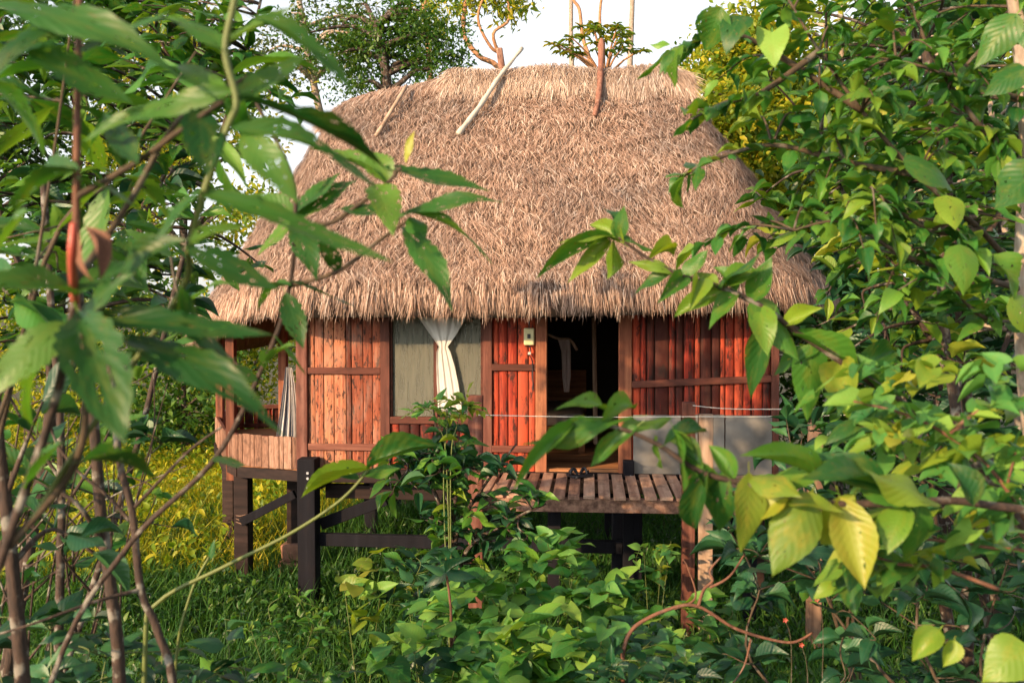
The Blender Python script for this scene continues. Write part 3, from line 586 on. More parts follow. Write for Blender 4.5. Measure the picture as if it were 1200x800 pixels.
# cords strung between the deck posts
cz = hz(488, 700, BF - 0.07)
def cord(label, pts, r=0.0045):
    b = MB().tube(spline([Vector(p) for p in pts], 8), r, 5); return free('cord', label, 'cord', b, 'wire', 'cords along the deck')
y_ = BF - 0.125
cord('pale cord strung level across the deck from left post', [(ha(558, y_), y_, hz(486, 558, y_)), (ha(690, y_), y_, hz(488.5, 690, y_)), (ha(812, y_), y_, hz(488, 812, y_)), (ha(900, y_), y_, hz(488, 900, y_)), (ha(1000, y_), y_, hz(486, 1000, y_))])
cord('pale cord from the top of the reddish deck post', [(ha(812, y_), y_, hz(475, 812, y_)), (ha(860, y_), y_, hz(479, 860, y_)), (ha(955, y_), y_, hz(479, 955, y_))])
# inside: bed, net, mosquito cloth, lamp cord
bd = thing('bed', 'wooden bed just inside the dark doorway', 'bed', hutw((2.0, 1.6, ZF)), -HT)
MB().box(0, 1.25, 0, 2.0, 0.22, 0.34).build('bed_frame', M['floor_in'], bd, bevel=0.01); MB().box(0.03, 1.22, 0.03, 1.97, 0.345, 0.5).build('mattress', M['net'], bd, bevel=0.04)
for x, y in ((0.05, 0.05), (1.2, 0.05), (0.05, 1.95), (1.2, 1.95)): MB().box(x - 0.04, x + 0.04, y - 0.04, y + 0.04, 0.0, 0.22).build('leg', M['floor_in'], bd)
MB().box(0, 1.25, 2.0, 2.05, 0.2, 0.95).build('headboard', M['floor_in'], bd, bevel=0.01)
by = 0.9
b = curtain_rows([(ha(654, by), ha(668, by), hz(398, 660, by), by), (ha(658, by), ha(669, by), hz(412, 660, by), by), (ha(659, by), ha(669, by), hz(440, 660, by), by), (ha(661, by), ha(667, by), hz(459, 660, by), by)], 3, 0.07)
free('mosquito_net', 'pale mosquito net knotted up inside the doorway', 'net', b, 'net', smooth=True)
b = MB().tube([hp(696, 372, 1.6), hp(698, 520, 1.6)], 0.03, 7); free('tent_pole', 'slim upright pole standing inside the doorway', 'pole', b, 'grey_wood')
b = MB().tube(spline([hp(640, 391, 0.9), hp(655, 397, 0.9), hp(668, 398, 0.9), hp(676, 410, 0.95)], 4), 0.018, 6); free('clothes_rail', 'crooked branch rail inside the doorway holding the net', 'rail', b, 'grey_wood')
#PART2
# ================================================================== PLANTS
M['bark'] = bark_mat('brown_bark', (0.018, 0.012, 0.009), (0.06, 0.034, 0.022), lichen=(0.26, 0.25, 0.21), lich=0.6, scale=16)  # colour darkened in place of tree shade on the lower left trunks
M['bark_pale'] = bark_mat('pale_bark', (0.20, 0.15, 0.11), (0.40, 0.32, 0.25), lich=0.4)
M['bark_orange'] = bark_mat('orange_bark', (0.25, 0.12, 0.06), (0.48, 0.25, 0.12), lich=0.1)
M['twig'] = bark_mat('twig', (0.035, 0.024, 0.013), (0.085, 0.056, 0.03), lich=0.15)
M['twig_red'] = bark_mat('reddish_twig', (0.08, 0.032, 0.02), (0.17, 0.075, 0.04), lich=0.1)
M['green_stem'] = plain_mat('green_stem', (0.10, 0.13, 0.03), 0.6)
M['red_stem'] = plain_mat('red_stem', (0.40, 0.08, 0.05), 0.5)
M['dry'] = plain_mat('dry_leaf', (0.16, 0.07, 0.04), 0.8, 0, 0.3, 15)
M['l_big'] = leaf_mat('big_leaf', (0.010, 0.06, 0.010), (0.034, 0.125, 0.020), (0.09, 0.20, 0.026), spec=0.35, holes=0.8, mottle=0.25)
M['l_right'] = leaf_mat('right_leaf', (0.014, 0.075, 0.018), (0.055, 0.17, 0.022), (0.18, 0.28, 0.024), spec=0.32, holes=0.5, mottle=0.4)
M['l_yellow'] = leaf_mat('yellowing_leaf', (0.11, 0.19, 0.024), (0.17, 0.24, 0.026), (0.26, 0.29, 0.03), spec=0.35, holes=0.3, mottle=0.55, mottle_col=(0.36, 0.27, 0.03))
M['l_blue'] = leaf_mat('bluish_leaf', (0.004, 0.034, 0.016), (0.014, 0.075, 0.030), (0.04, 0.135, 0.044), spec=0.4, rough=0.42, trans=0.22, mottle=0.1)
M['l_mid'] = leaf_mat('mid_leaf', (0.012, 0.085, 0.016), (0.045, 0.17, 0.026), (0.12, 0.26, 0.03), spec=0.35, mottle=0.2, trans=0.3)
M['l_vine'] = leaf_mat('vine_leaf', (0.026, 0.13, 0.034), (0.085, 0.25, 0.052), (0.22, 0.37, 0.055), spec=0.35, rough=0.5, mottle=0.25, trans=0.3)
M['l_lime'] = leaf_mat('lime_leaf', (0.14, 0.25, 0.028), (0.20, 0.30, 0.034), (0.30, 0.32, 0.04), spec=0.35, mottle=0.35, mottle_col=(0.40, 0.29, 0.03), trans=0.4)
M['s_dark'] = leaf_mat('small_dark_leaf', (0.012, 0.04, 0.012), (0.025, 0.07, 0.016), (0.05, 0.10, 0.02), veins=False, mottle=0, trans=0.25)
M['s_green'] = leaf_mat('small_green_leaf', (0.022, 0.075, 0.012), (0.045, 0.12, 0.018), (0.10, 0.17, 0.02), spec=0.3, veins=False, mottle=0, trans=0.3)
M['s_sun_tint'] = leaf_mat('small_sun_tinted_leaf', (0.07, 0.15, 0.014), (0.20, 0.27, 0.022), (0.42, 0.36, 0.024), spec=0.3, veins=False, mottle=0, trans=0.4)  # warm low sunlight painted into the leaf colour as gold
M['s_lime'] = leaf_mat('small_lime_leaf', (0.06, 0.13, 0.02), (0.13, 0.21, 0.03), (0.34, 0.28, 0.03), spec=0.3, veins=False, mottle=0, trans=0.4)
M['s_field_sun_tint'] = leaf_mat('field_leaf', (0.08, 0.17, 0.016), (0.20, 0.28, 0.022), (0.42, 0.38, 0.026), spec=0.3, veins=False, mottle=0, trans=0.4)  # yellow of the sunlit field painted into the herb leaves
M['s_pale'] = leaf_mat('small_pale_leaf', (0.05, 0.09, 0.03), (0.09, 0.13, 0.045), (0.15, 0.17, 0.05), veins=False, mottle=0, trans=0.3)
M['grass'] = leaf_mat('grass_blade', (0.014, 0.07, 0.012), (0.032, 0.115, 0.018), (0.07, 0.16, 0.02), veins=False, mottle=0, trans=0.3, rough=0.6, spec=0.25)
M['grass_sun_tint'] = leaf_mat('sun_tinted_grass_blade', (0.16, 0.22, 0.014), (0.30, 0.31, 0.02), (0.46, 0.37, 0.024), veins=False, mottle=0, trans=0.4, rough=0.6, spec=0.25)  # sunlit copy of the grass, the low sun's yellow painted in

SHAPES = {
 'lance': lambda u: (math.sin(math.pi * u ** 0.82)) ** 0.85 * (1 - 0.25 * u ** 4),
 'ovate': lambda u: (math.sin(math.pi * u ** 0.62)) ** 0.8 * (1 - 0.35 * u ** 3),
 'heart': lambda u: (math.sin(math.pi * min(1, (u + 0.16) / 1.16) ** 0.62)) ** 0.75 * (1 - 0.3 * u ** 3),
 'obov': lambda u: (math.sin(math.pi * u ** 1.25)) ** 0.85,
}
def leaf_geo(shape, nx, ny, bulge, fold, wave, serr, droop, seed):
    rs = random.Random(seed); ph = rs.uniform(0, 6); v = []; uv = []; f = []; w = SHAPES[shape]
    for i in range(nx + 1):
        u = i / nx; ww = max(w(u), 0.0) if 0 < i < nx else (w(0) if shape == 'heart' and i == 0 else 0.012)
        se = 1 + (serr if i % 2 else -serr)
        for j in range(-ny, ny + 1):
            k = j / ny; x = u - (0.16 * abs(k) ** 0.8 * (1 - u) ** 2 if shape == 'heart' else 0.0) - 0.03 * abs(k)
            y = k * ww * 0.5 * (se if abs(k) == 1 else 1)
            z = bulge * 4 * u * (1 - u) - droop * u * u + fold * abs(y) + wave * math.sin(7 * u + ph + (1.5 if k > 0 else 0)) * k * k * ww
            y += 0.05 * math.sin(2.3 * u + ph) * u * (1 - u) * 4 * wave * 6
            v.append((x, y, z)); uv.append((u, (k + 1) / 2))
    m = 2 * ny + 1
    for i in range(nx):
        for j in range(m - 1): f.append((i * m + j, (i + 1) * m + j, (i + 1) * m + j + 1, i * m + j + 1))
    b = len(v)                                     # leaf stalk
    for x, hw_ in ((-0.16, 0.010), (0.02, 0.012)):
        v.append((x, -hw_ * 1.5, -0.004 - (0.03 if x < 0 else 0))); v.append((x, hw_ * 1.5, -0.004 - (0.03 if x < 0 else 0))); uv += [(0, 0.5), (0, 0.5)]
    f.append((b, b + 2, b + 3, b + 1))
    return v, f, uv
LEAF = {}
def kind(shape, mat, hi=False):
    k = (shape, mat, hi)
    if k not in LEAF:
        LEAF[k] = []
        for i in range(9):
            rs = random.Random(i * 17 + len(LEAF))
            v, f, uv = leaf_geo(shape, 18 if hi else 6, 2, rs.uniform(-0.02, 0.10 if mat == 'l_big' else 0.16), rs.choice((0.05, 0.2, 0.4, 0.6 if mat != 'l_big' else 0.1, -0.12)), rs.uniform(0.015, 0.05 if mat == 'l_big' else 0.09), 0.075 if hi and mat == 'l_big' else (0.02 if hi else 0.0), rs.uniform(0, 0.06), i)
            LEAF[k].append((mesh('leaf', v, f, M[mat], True, uv), np.array(v), np.array(f), np.array(uv)))
    return LEAF[k]
def frame(base, tip, width, normal, bank=0.0):
    base = Vector(base); d = Vector(tip) - base; L_ = d.length; x = d.normalized(); nrm = Vector(normal); z = nrm - x * nrm.dot(x)
    if z.length < 1e-4: z = x.orthogonal()
    z.normalize()
    if bank: z = Matrix.Rotation(bank, 3, x) @ z
    y = z.cross(x); m = Matrix.Identity(4)
    for i, (a, s_) in enumerate(((x, L_), (y, width), (z, L_))):
        for r_ in range(3): m[r_][i] = a[r_] * s_
    m.translation = base; return m
class Plant:
    def __init__(s, name, label, cat, base, group=None):
        s.root = thing(name, label, cat, base, 0, group); s.b = Vector(base); s.lv = []
    def branch(s, pts, r0, r1, mat='bark', name='branch', n=6, sides=7):
        q = spline(pts, n); k = len(q); MB().tube([p - s.b for p in q], [r0 + (r1 - r0) * (i / (k - 1)) ** 0.8 for i in range(k)], sides).build(name, M[mat], s.root, True); return q
    def leaf(s, base, tip, width, normal, kd, bank=0.0): s.lv.append((random.choice(kd), frame(base, tip, width, normal, bank)))
    def px(s, u0, v0, u1, v1, D, wpx, kd, D1=None, nrm=None, bank=0.0):
        """one leaf picked out in the photograph: stalk end, tip, distance and width"""
        s.leaf(P(u0, v0, D), P(u1, v1, D if D1 is None else D1), wpx * 0.95 * D / FPX, nrm or (random.uniform(-.2, .2), -0.75, 0.75), kd, bank)
    def spray(s, q, f0, n, L0, L1, asp, kd, out=0.8, up=0.1, droop=0.0, ptip=True):
        """alternate leaves along the outer part of a twig given as points"""
        k = len(q)
        for i in range(n):
            f = f0 + (1 - f0) * (i + random.uniform(0, 0.6)) / n; x = f * (k - 1); a = min(int(x), k - 2); p = q[a].lerp(q[a + 1], x - a); t = (q[a + 1] - q[a]).normalized()
            side = t.cross(Vector((0, 0, 1))); side = side.normalized() if side.length > 0.05 else Vector((1, 0, 0))
            sg = 1 if i % 2 else -1; d = t * random.uniform(0.2, 0.7) + side * (sg * out * random.uniform(0.6, 1.2)) + Vector((random.gauss(0, .25), random.gauss(0, .25), up - droop + random.gauss(0, .25)))
            if ptip and i == n - 1: d = t + Vector((0, 0, -droop))
            ln = random.uniform(L0, L1); d.normalize()
            s.leaf(p + d * ln * 0.12, p + d * ln * 1.1, ln * asp * random.uniform(0.85, 1.15), Vector((random.gauss(0, .35), random.gauss(-0.2, .35), 1)), kd)
    def finish(s, cap=300):
        inv = Matrix.Translation(-s.b)
        def big(e):
            m = e[1]; c = m.translation; return m.col[0].length / max((c - CAM).length, 0.3)
        s.lv.sort(key=big, reverse=True)
        for (kd, m) in s.lv[:cap]:
            o = bpy.data.objects.new('leaf', kd[0]); col.objects.link(o); o.parent = s.root; o.matrix_basis = inv @ m
        rest = s.lv[cap:]
        if rest:
            V, F, U = [], [], []; off = 0
            for kd, m in rest:
                mm = np.array(inv @ m); V.append(kd[1] @ mm[:3, :3].T + mm[:3, 3]); F.append(kd[2] + off); U.append(kd[3]); off += len(kd[1])
            obj('foliage', fastmesh('foliage', np.vstack(V), np.vstack(F), rest[0][0][0].materials[0], np.vstack(U), True), s.root, kind='stuff')
def gp(x, y, dz=0.0): return Vector((x, y, ground_z(x, y) + dz))
def below(p, dy=0.0, dx=0.0): return gp(p.x + dx, p.y + dy, -0.05)
def bush(name, label, cat, base, stems, clusters, nleaf, L, asp, kd, bark='twig', group=None, twig=0.4, r=0.02, droop=0.15, cap=300, up=0.1, merge=True):
    """stems: lists of points from the base; clusters: leaf-spray centres, each joined to the nearest stem point by a twig"""
    pl = Plant(name, label, cat, base, group); allp = []
    for st_ in stems: allp += pl.branch([base] + st_, r, r * 0.25, bark, 'stem')
    tw = MB(); kds = kd if isinstance(kd, list) else [kd]
    for c in clusters:
        low_ = [p for p in allp if p.z < c.z + 0.25] or allp
        a = min(low_, key=lambda p: (p - c).length); mid = a.lerp(c, 0.5) + Vector((random.gauss(0, .05), random.gauss(0, .05), random.uniform(0, .12) * (c - a).length))
        d = (c - a).normalized(); e = c + d * 0.05 + Vector((random.gauss(0, .12), random.gauss(0, .12), -0.04)) * twig
        q = spline([a, mid, c, e], 4); tw.tube([p - pl.b for p in q], [r * 0.35 + (0.002 - r * 0.35) * i / (len(q) - 1) for i in range(len(q))], 4)
        ln = (c - a).length; f0 = max(0.0, 1 - twig / max(ln, 0.01))
        pl.spray(q, f0, nleaf, L[0], L[1], asp, random.choice(kds), droop=droop, up=up)
    if tw.v: tw.build('twigs', M[bark], pl.root, True, kind='stuff')
    pl.finish(cap); return pl
def region(u0, u1, v0, v1, D0, D1, n, ell=False, seed=None):
    out = []
    while len(out) < n:
        x, y = random.uniform(-1, 1), random.uniform(-1, 1)
        if ell and x * x + y * y > 1: continue
        out.append(P((u0 + u1) / 2 + x * (u1 - u0) / 2, (v0 + v1) / 2 + y * (v1 - v0) / 2, random.uniform(D0, D1)))
    return out
# ---- small-leaf masses
def scatter(name, pos, d, nrm, L, Wd, mat, parent=None, fold=0.12, shape='diamond', **kw):
    n = len(pos); d = n3(d); side = n3(np.cross(nrm, d)); nr = np.cross(d, side)
    if shape == 'diamond': sv = [(0, 0, 0), (0.42, -0.5, fold), (1, 0, 0), (0.42, 0.5, fold)]; sf = [(0, 1, 2), (0, 2, 3)]
    elif shape == 'leaf6': sv = [(0, 0, 0), (0.3, -0.48, fold), (0.7, -0.35, fold), (1, 0, -fold), (0.7, 0.35, fold), (0.3, 0.48, fold), (0.5, 0, 0)]; sf = [(0, 1, 6), (1, 2, 6), (2, 3, 6), (3, 4, 6), (4, 5, 6), (5, 0, 6)]
    else: sv = [(0, -0.5, 0), (0, 0.5, 0), (0.5, 0.4, 0.0), (0.5, -0.4, 0.0), (1, 0, -fold)]; sf = [(0, 1, 2), (0, 2, 3), (3, 2, 4)]
    sv = np.array(sv); V = pos[:, None] + (sv[None, :, 0:1] * L[:, None, None]) * d[:, None] + (sv[None, :, 1:2] * Wd[:, None, None]) * side[:, None] + (sv[None, :, 2:3] * L[:, None, None]) * nr[:, None]
    F = (np.arange(n)[:, None, None] * len(sv) + np.array(sf)[None]).reshape(-1, 3)
    uv = np.tile(np.stack([sv[:, 0], sv[:, 1] + 0.5], -1), (n, 1))
    return obj(name, fastmesh(name, V.reshape(-1, 3), F, mat, uv), parent, **kw)
def randdir(n, zb=0.0): v = rng.normal(0, 1, (n, 3)); v[:, 2] += zb; return n3(v)
def tree(name, label, trunk, r, clumps, nl, L, asp, mat, bark='bark', group=None, limbs=True, cat='tree', spread=0.5, shape='diamond', r1=0.35):
    """trunk: points; clumps: (centre, radius) leaf clumps, each on its own limb"""
    base = Vector(trunk[0]); root = thing(name, label, cat, base, 0, group); q = spline(trunk, 6); k = len(q)
    MB().tube([p - base for p in q], [r * (1 - (1 - r1) * i / (k - 1)) for i in range(k)], 8).build('trunk', M[bark], root, True)
    V = []
    tot = sum(c[1] ** 2 for c in clumps) or 1
    for c, cr in clumps:
        if limbs:
            lowq = [p for p in q if p.z < c.z] or q[:1]; a = min(lowq, key=lambda p: (p - c).length + 0.5 * abs(p.z - c.z))
            MB().tube([p - base for p in spline([a, a.lerp(c, 0.55) + Vector((random.gauss(0, .1), random.gauss(0, .1), 0.15 * (c - a).length)), c], 4)], [r * 0.4 - (r * 0.32) * i / 8 for i in range(9)], 5).build('limb', M[bark], root, True)
        m = max(6, int(nl * cr ** 2 / tot)); sub = max(3, m // 22)
        cc = np.array(c)[None] + randdir(sub) * (rng.uniform(0.15, 1, (sub, 1)) ** 0.5) * cr * np.array([[1, 1, 0.7]])
        V.append(cc[rng.integers(0, sub, m)] + rng.normal(0, cr * 0.16 * (1 + spread), (m, 3)))
    V = np.vstack(V); n = len(V); d = randdir(n, -0.15); ln = rng.uniform(L * 0.7, L * 1.25, n)
    scatter('crown', V - np.array(base)[None], d, n3(randdir(n) * 0.8 + np.array([[0, 0, 1.0]])), ln, ln * asp, M[mat], root, 0.1, shape, kind='stuff'); return root
def cl(u0, u1, v0, v1, D0, D1, n, r0, r1): return [(p, random.uniform(r0, r1)) for p in region(u0, u1, v0, v1, D0, D1, n, True)]
def vtrunk(u, v0, v1, D, lean=0):
    """upright trunk whose visible run goes from pixel row v1 up to v0"""
    t = P(u + lean, v0, D); b = P(u, v1, D); g = gp(b.x, b.y, -0.1); return [g, Vector((b.x, b.y, max(b.z, 0.5))), t]

# ---- background: trees beyond the hut
g_ = 'trees beyond the hut'
tree('feathery_tree', 'feathery green tree rising behind the left end of the roof', [gp(-5.2, 25, -0.2), P(470, 330, 25), P(455, 110, 25), P(440, 30, 25)], 0.22, cl(345, 540, -10, 120, 24, 27, 26, 0.5, 0.9) + [(P(510, 80, 25), 0.8), (P(545, 70, 25), 0.5), (P(480, 70, 25), 0.8), (P(430, 95, 25), 0.7)], 9000, 0.13, 0.5, 's_green', 'bark', g_)
tree('sparse_tree', 'sparse pale tree with airy twigs left of the ridge', [gp(-7, 27, -0.2), P(400, 330, 27), P(360, 60, 27), P(345, -30, 27)], 0.16, cl(300, 440, -30, 110, 26, 28, 16, 0.4, 0.8), 3200, 0.15, 0.5, 's_pale', 'bark_pale', g_)
def bare(name, label, D, runs, r, bark, crown=None, mat='s_pale', nl=900, L=0.2):
    first = [P(*p, D) for p in runs[0]]; b = gp(first[0].x, D, -0.2); root = thing(name, label, 'tree', b, 0, g_)
    for i, run in enumerate(runs):
        q = [P(u, v, D + (0 if i == 0 else random.uniform(-.3, .3) * (j > 0))) for j, (u, v) in enumerate(run)]
        if i == 0: q = [b] + q
        q = spline(q, 5); k = len(q); rr = r if i == 0 else r * 0.55
        MB().tube([p - b for p in q], [rr * (1 - 0.45 * j / (k - 1)) for j in range(k)], 7).build('trunk' if i == 0 else 'limb', M[bark], root, True)
    if crown:
        V = np.vstack([np.array(c)[None] + rng.normal(0, cr * 0.5, (max(int(nl * cr), 8), 3)) for c, cr in crown]); n = len(V); ln = rng.uniform(0.7, 1.2, n) * L
        scatter('crown', V - np.array(b)[None], randdir(n, -0.8), randdir(n, 0.8), ln, ln * 0.3, M[mat], root, kind='stuff')
bare('orange_barked_tree', 'orange barked tree with forking bare limbs above the ridge', 28, [[(590, 200), (588, 90), (560, 65), (543, 35), (552, -30)], [(588, 70), (578, 40), (597, 22), (590, -20)], [(588, 62), (575, 55), (560, 20), (575, -20)]], 0.10, 'bark_orange', [(P(u, v, 28), 0.5) for u, v in ((545, 2), (560, -8), (580, -5), (600, 5), (612, 0), (530, 0), (590, 10))], 's_sun_tint', 220, 0.26)
bare('orange_barked_tree', 'orange trunked tree partly hidden by the feathery tree', 29, [[(505, 200), (503, 60), (497, 10), (505, -40)]], 0.11, 'bark_orange', [(P(u, v, 29), 0.5) for u, v in ((492, 20), (505, 35), (510, 10), (488, 5), (516, 40))], 's_sun_tint', 160, 0.24)
bare('pale_trunked_tree', 'straight pale trunk beside the brown ridge stick, left one', 24, [[(670, 200), (670, 85), (669, 30), (670, -60)]], 0.085, 'bark_pale', None)
bare('pale_trunked_tree', 'straight pale trunk above the right end of ridge', 24, [[(737, 200), (738, 85), (740, 30), (743, -60)]], 0.095, 'bark_pale', None)
bare('orange_barked_tree', 'thin orange sapling stem curving between the pale trunks', 22, [[(697, 200), (694, 88), (683, 45), (679, 12), (672, 0), (668, -20)]], 0.055, 'bark_orange', None)
bare('orange_barked_tree', 'thin orange upright stem over the brown ridge stick', 22.5, [[(704, 200), (704, 60), (703, 15), (708, -20)]], 0.05, 'bark_orange', None)
# umbrella crown: rosettes of drooping leaves
def umbrella():
    b = gp(1.95, 20, -0.1); root = thing('umbrella_tree', 'low umbrella crowned tree showing just over the ridge', 'tree', b, 0, g_)
    t0 = P(708, 95, 20); MB().tube([Vector((0, 0, 0)), t0 - b], [0.12, 0.07], 7).build('trunk', M['bark_orange'], root, True); V = []; Dd = []; Ln = []
    for k in range(44):
        th = random.uniform(0, 2 * math.pi); rr = math.sqrt(random.random()); h = (1 - rr * rr)
        c = P(700 + 58 * rr * math.cos(th), 62 - 34 * h + random.uniform(-6, 10), 20 + 1.0 * rr * math.sin(th))
        if k % 3 == 0: MB().tube([p - b for p in spline([t0, t0.lerp(c, 0.5) + Vector((0, 0, 0.1)), c], 3)], [0.035 - 0.004 * i for i in range(7)], 5).build('limb', M['bark_orange'], root, True)
        for j in range(11):
            a = 2 * math.pi * j / 11 + random.random(); V.append(tuple(c)); Dd.append((math.cos(a), math.sin(a), random.uniform(-0.5, 0.25))); Ln.append(random.uniform(0.13, 0.24))
    V = np.array(V) - np.array(b)[None]; n = len(V); Ln = np.array(Ln); scatter('crown', V, np.array(Dd), randdir(n, 2.5), Ln, Ln * 0.32, M['s_lime'], root, kind='stuff', shape='leaf6')
umbrella()
# right: trees behind the hut, sunlight painted gold into their leaves
tree('sun_tinted_tree', 'tree behind the right roof slope, sunlight painted into its leaves', vtrunk(880, 60, 330, 17), 0.14, cl(805, 960, 10, 330, 15.5, 18.5, 30, 0.6, 1.0), 14000, 0.13, 0.6, 's_sun_tint', 'bark_pale', g_, shape='leaf6')
tree('sun_tinted_tree', 'tree at the top right beyond the roof, leaves painted sunlit', vtrunk(985, 0, 330, 19), 0.16, cl(880, 1100, -60, 330, 17, 21, 34, 0.7, 1.2), 14000, 0.15, 0.6, 's_sun_tint', 'bark_pale', g_, shape='leaf6')
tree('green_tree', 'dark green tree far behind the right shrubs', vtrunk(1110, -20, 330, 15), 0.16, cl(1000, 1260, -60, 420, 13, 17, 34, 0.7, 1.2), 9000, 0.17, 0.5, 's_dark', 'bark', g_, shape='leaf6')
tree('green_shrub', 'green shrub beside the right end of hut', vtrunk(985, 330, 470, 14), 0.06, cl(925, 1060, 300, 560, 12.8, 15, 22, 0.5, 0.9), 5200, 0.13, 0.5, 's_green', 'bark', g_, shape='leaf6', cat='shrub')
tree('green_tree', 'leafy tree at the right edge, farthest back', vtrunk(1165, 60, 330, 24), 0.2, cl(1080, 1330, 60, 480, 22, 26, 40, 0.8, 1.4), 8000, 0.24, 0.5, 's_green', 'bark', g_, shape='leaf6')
# left: growth past the porch, sunlight partly painted into its leaf colours
for i, (u, v0, D, lab, mt) in enumerate(((30, 300, 22, 'bush painted sunlit gold at the far left edge of the field', 's_sun_tint'), (130, 330, 24, 'bush painted sunlit gold in the field behind the lichened trunk', 's_sun_tint'), (215, 340, 21, 'green bush in the field left of the porch', 's_green'), (300, 350, 23, 'bush painted sunlit gold, seen through the open porch', 's_sun_tint'))):
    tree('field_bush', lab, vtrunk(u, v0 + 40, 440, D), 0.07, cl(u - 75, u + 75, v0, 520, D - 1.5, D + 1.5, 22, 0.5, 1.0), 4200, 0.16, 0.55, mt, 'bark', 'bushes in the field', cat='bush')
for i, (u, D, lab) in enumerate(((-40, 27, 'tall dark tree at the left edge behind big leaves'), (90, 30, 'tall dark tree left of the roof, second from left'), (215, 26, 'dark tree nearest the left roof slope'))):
    tree('forest_tree', lab, vtrunk(u, 60, 400, D), 0.2, cl(u - 110, u + 100, -40 + 20 * i, 330, D - 2, D + 2, 34, 0.6, 1.2), 7500, 0.2, 0.5, ('s_dark', 's_green', 's_sun_tint')[i], 'bark', g_)

# ---- grass and herbs
def herbs(name, label, n, area, h0, h1, L, asp, mat, dens=None, shape='diamond'):
    x = rng.uniform(area[0], area[1], n); y = rng.uniform(area[2], area[3], n)
    if dens is not None: k = dens(x, y); x, y = x[k], y[k]
    n = len(x); hump = 0.55 + 0.45 * vn(x, y, x + y, 0.9); z = np.array([ground_z(a, b) for a, b in zip(x, y)]) + rng.uniform(0, 1, n) ** 1.2 * (h0 + (h1 - h0) * np.clip(hump, 0, 1))
    ln = rng.uniform(0.6, 1.3, n) * L; o = scatter(name, np.stack([x, y, z], -1), n3(randdir(n, 0.1)), n3(randdir(n) * 0.6 + np.array([[0, 0, 1.0]])), ln, ln * asp, M[mat], None, 0.1, shape, kind='stuff'); o['label'] = label; o['category'] = 'plants'; return o
def blades(name, label, n, area, h0, h1, w, mat, dens=None):
    x = rng.uniform(area[0], area[1], n); y = rng.uniform(area[2], area[3], n)
    if dens is not None: k = dens(x, y); x, y = x[k], y[k]
    n = len(x); z = np.array([ground_z(a, b) for a, b in zip(x, y)]) - 0.02; d = n3(randdir(n) * 0.42 + np.array([[0, 0, 1.0]])); ln = rng.uniform(h0, h1, n)
    o = scatter(name, np.stack([x, y, z], -1), d, n3(randdir(n) + np.array([[0, 0, 0.2]])), ln, rng.uniform(0.6, 1.3, n) * w, M[mat], None, 0.45, 'blade', kind='stuff'); o['label'] = label; o['category'] = 'grass'; return o
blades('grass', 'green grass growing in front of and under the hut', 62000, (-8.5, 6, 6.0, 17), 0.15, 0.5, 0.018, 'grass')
blades('field_grass', 'grass of the field left of hut, painted sunlit yellow green', 30000, (-14, -1.2, 12.0, 26), 0.2, 0.65, 0.024, 'grass_sun_tint', lambda x, y: x < -3.2 + (y - 12) * 0.16)
herbs('field_herbs', 'low herbs covering the field, leaves painted sunlit gold', 46000, (-14, 4, 11.5, 27), 0.2, 1.0, 0.12, 0.55, 's_field_sun_tint', lambda x, y: (x < -3.6 + (y - 12) * 0.14) | (y > 17.5), 'leaf6')
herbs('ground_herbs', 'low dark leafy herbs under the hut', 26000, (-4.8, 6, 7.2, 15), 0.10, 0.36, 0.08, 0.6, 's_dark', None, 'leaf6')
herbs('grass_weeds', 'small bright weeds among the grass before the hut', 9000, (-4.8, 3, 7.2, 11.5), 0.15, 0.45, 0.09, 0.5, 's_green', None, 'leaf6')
#PART3
# ================================================================== NEAR PLANTS
# ---- left: big-leaved sapling whose leaves hang across the frame
kb = kind('lance', 'l_big', True); kbl = kind('obov', 'l_big', True); kv = kind('lance', 'l_mid', True)
D = 1.55
base = gp(-0.95, 1.75, -0.05)
s = Plant('big_leaved_sapling', 'near sapling with large serrated leaves filling the upper left', 'sapling', base)
s.branch([base, P(-80, 900, 1.75), P(0, 660, 1.7), P(62, 480, 1.65), P(88, 352, 1.6)], 0.010, 0.007, 'bark', 'trunk')
s.branch([P(88, 352, 1.6), P(90, 200, 1.6), P(92, 60, 1.6), P(95, -60, 1.6)], 0.007, 0.005, 'twig_red', 'branch')
s.branch([P(10, 640, 1.7), P(90, 540, 1.7), P(100, 430, 1.65), P(95, 372, D)], 0.008, 0.005, 'twig', 'branch')
s.branch([P(88, 352, 1.6), P(84, 300, 1.5), P(86, 262, 1.5)], 0.008, 0.005, 'red_stem', 'branch')
s.branch([P(91, 230, 1.6), P(160, 190, 1.6), P(215, 150, D), P(262, 118, D)], 0.006, 0.004, 'twig', 'branch')
s.branch([P(88, 330, 1.6), P(150, 240, 1.7), P(210, 140, 1.7), P(290, 90, 1.7)], 0.007, 0.004, 'twig', 'branch')
s.branch([P(283, -60, D), P(275, 0, D), P(264, 60, D), P(277, 118, D), P(266, 150, D), P(240, 222, D), P(222, 290, 1.6), P(212, 340, 1.65), P(120, 480, 1.7), P(30, 620, 1.7)], 0.006, 0.005, 'green_stem', 'branch')
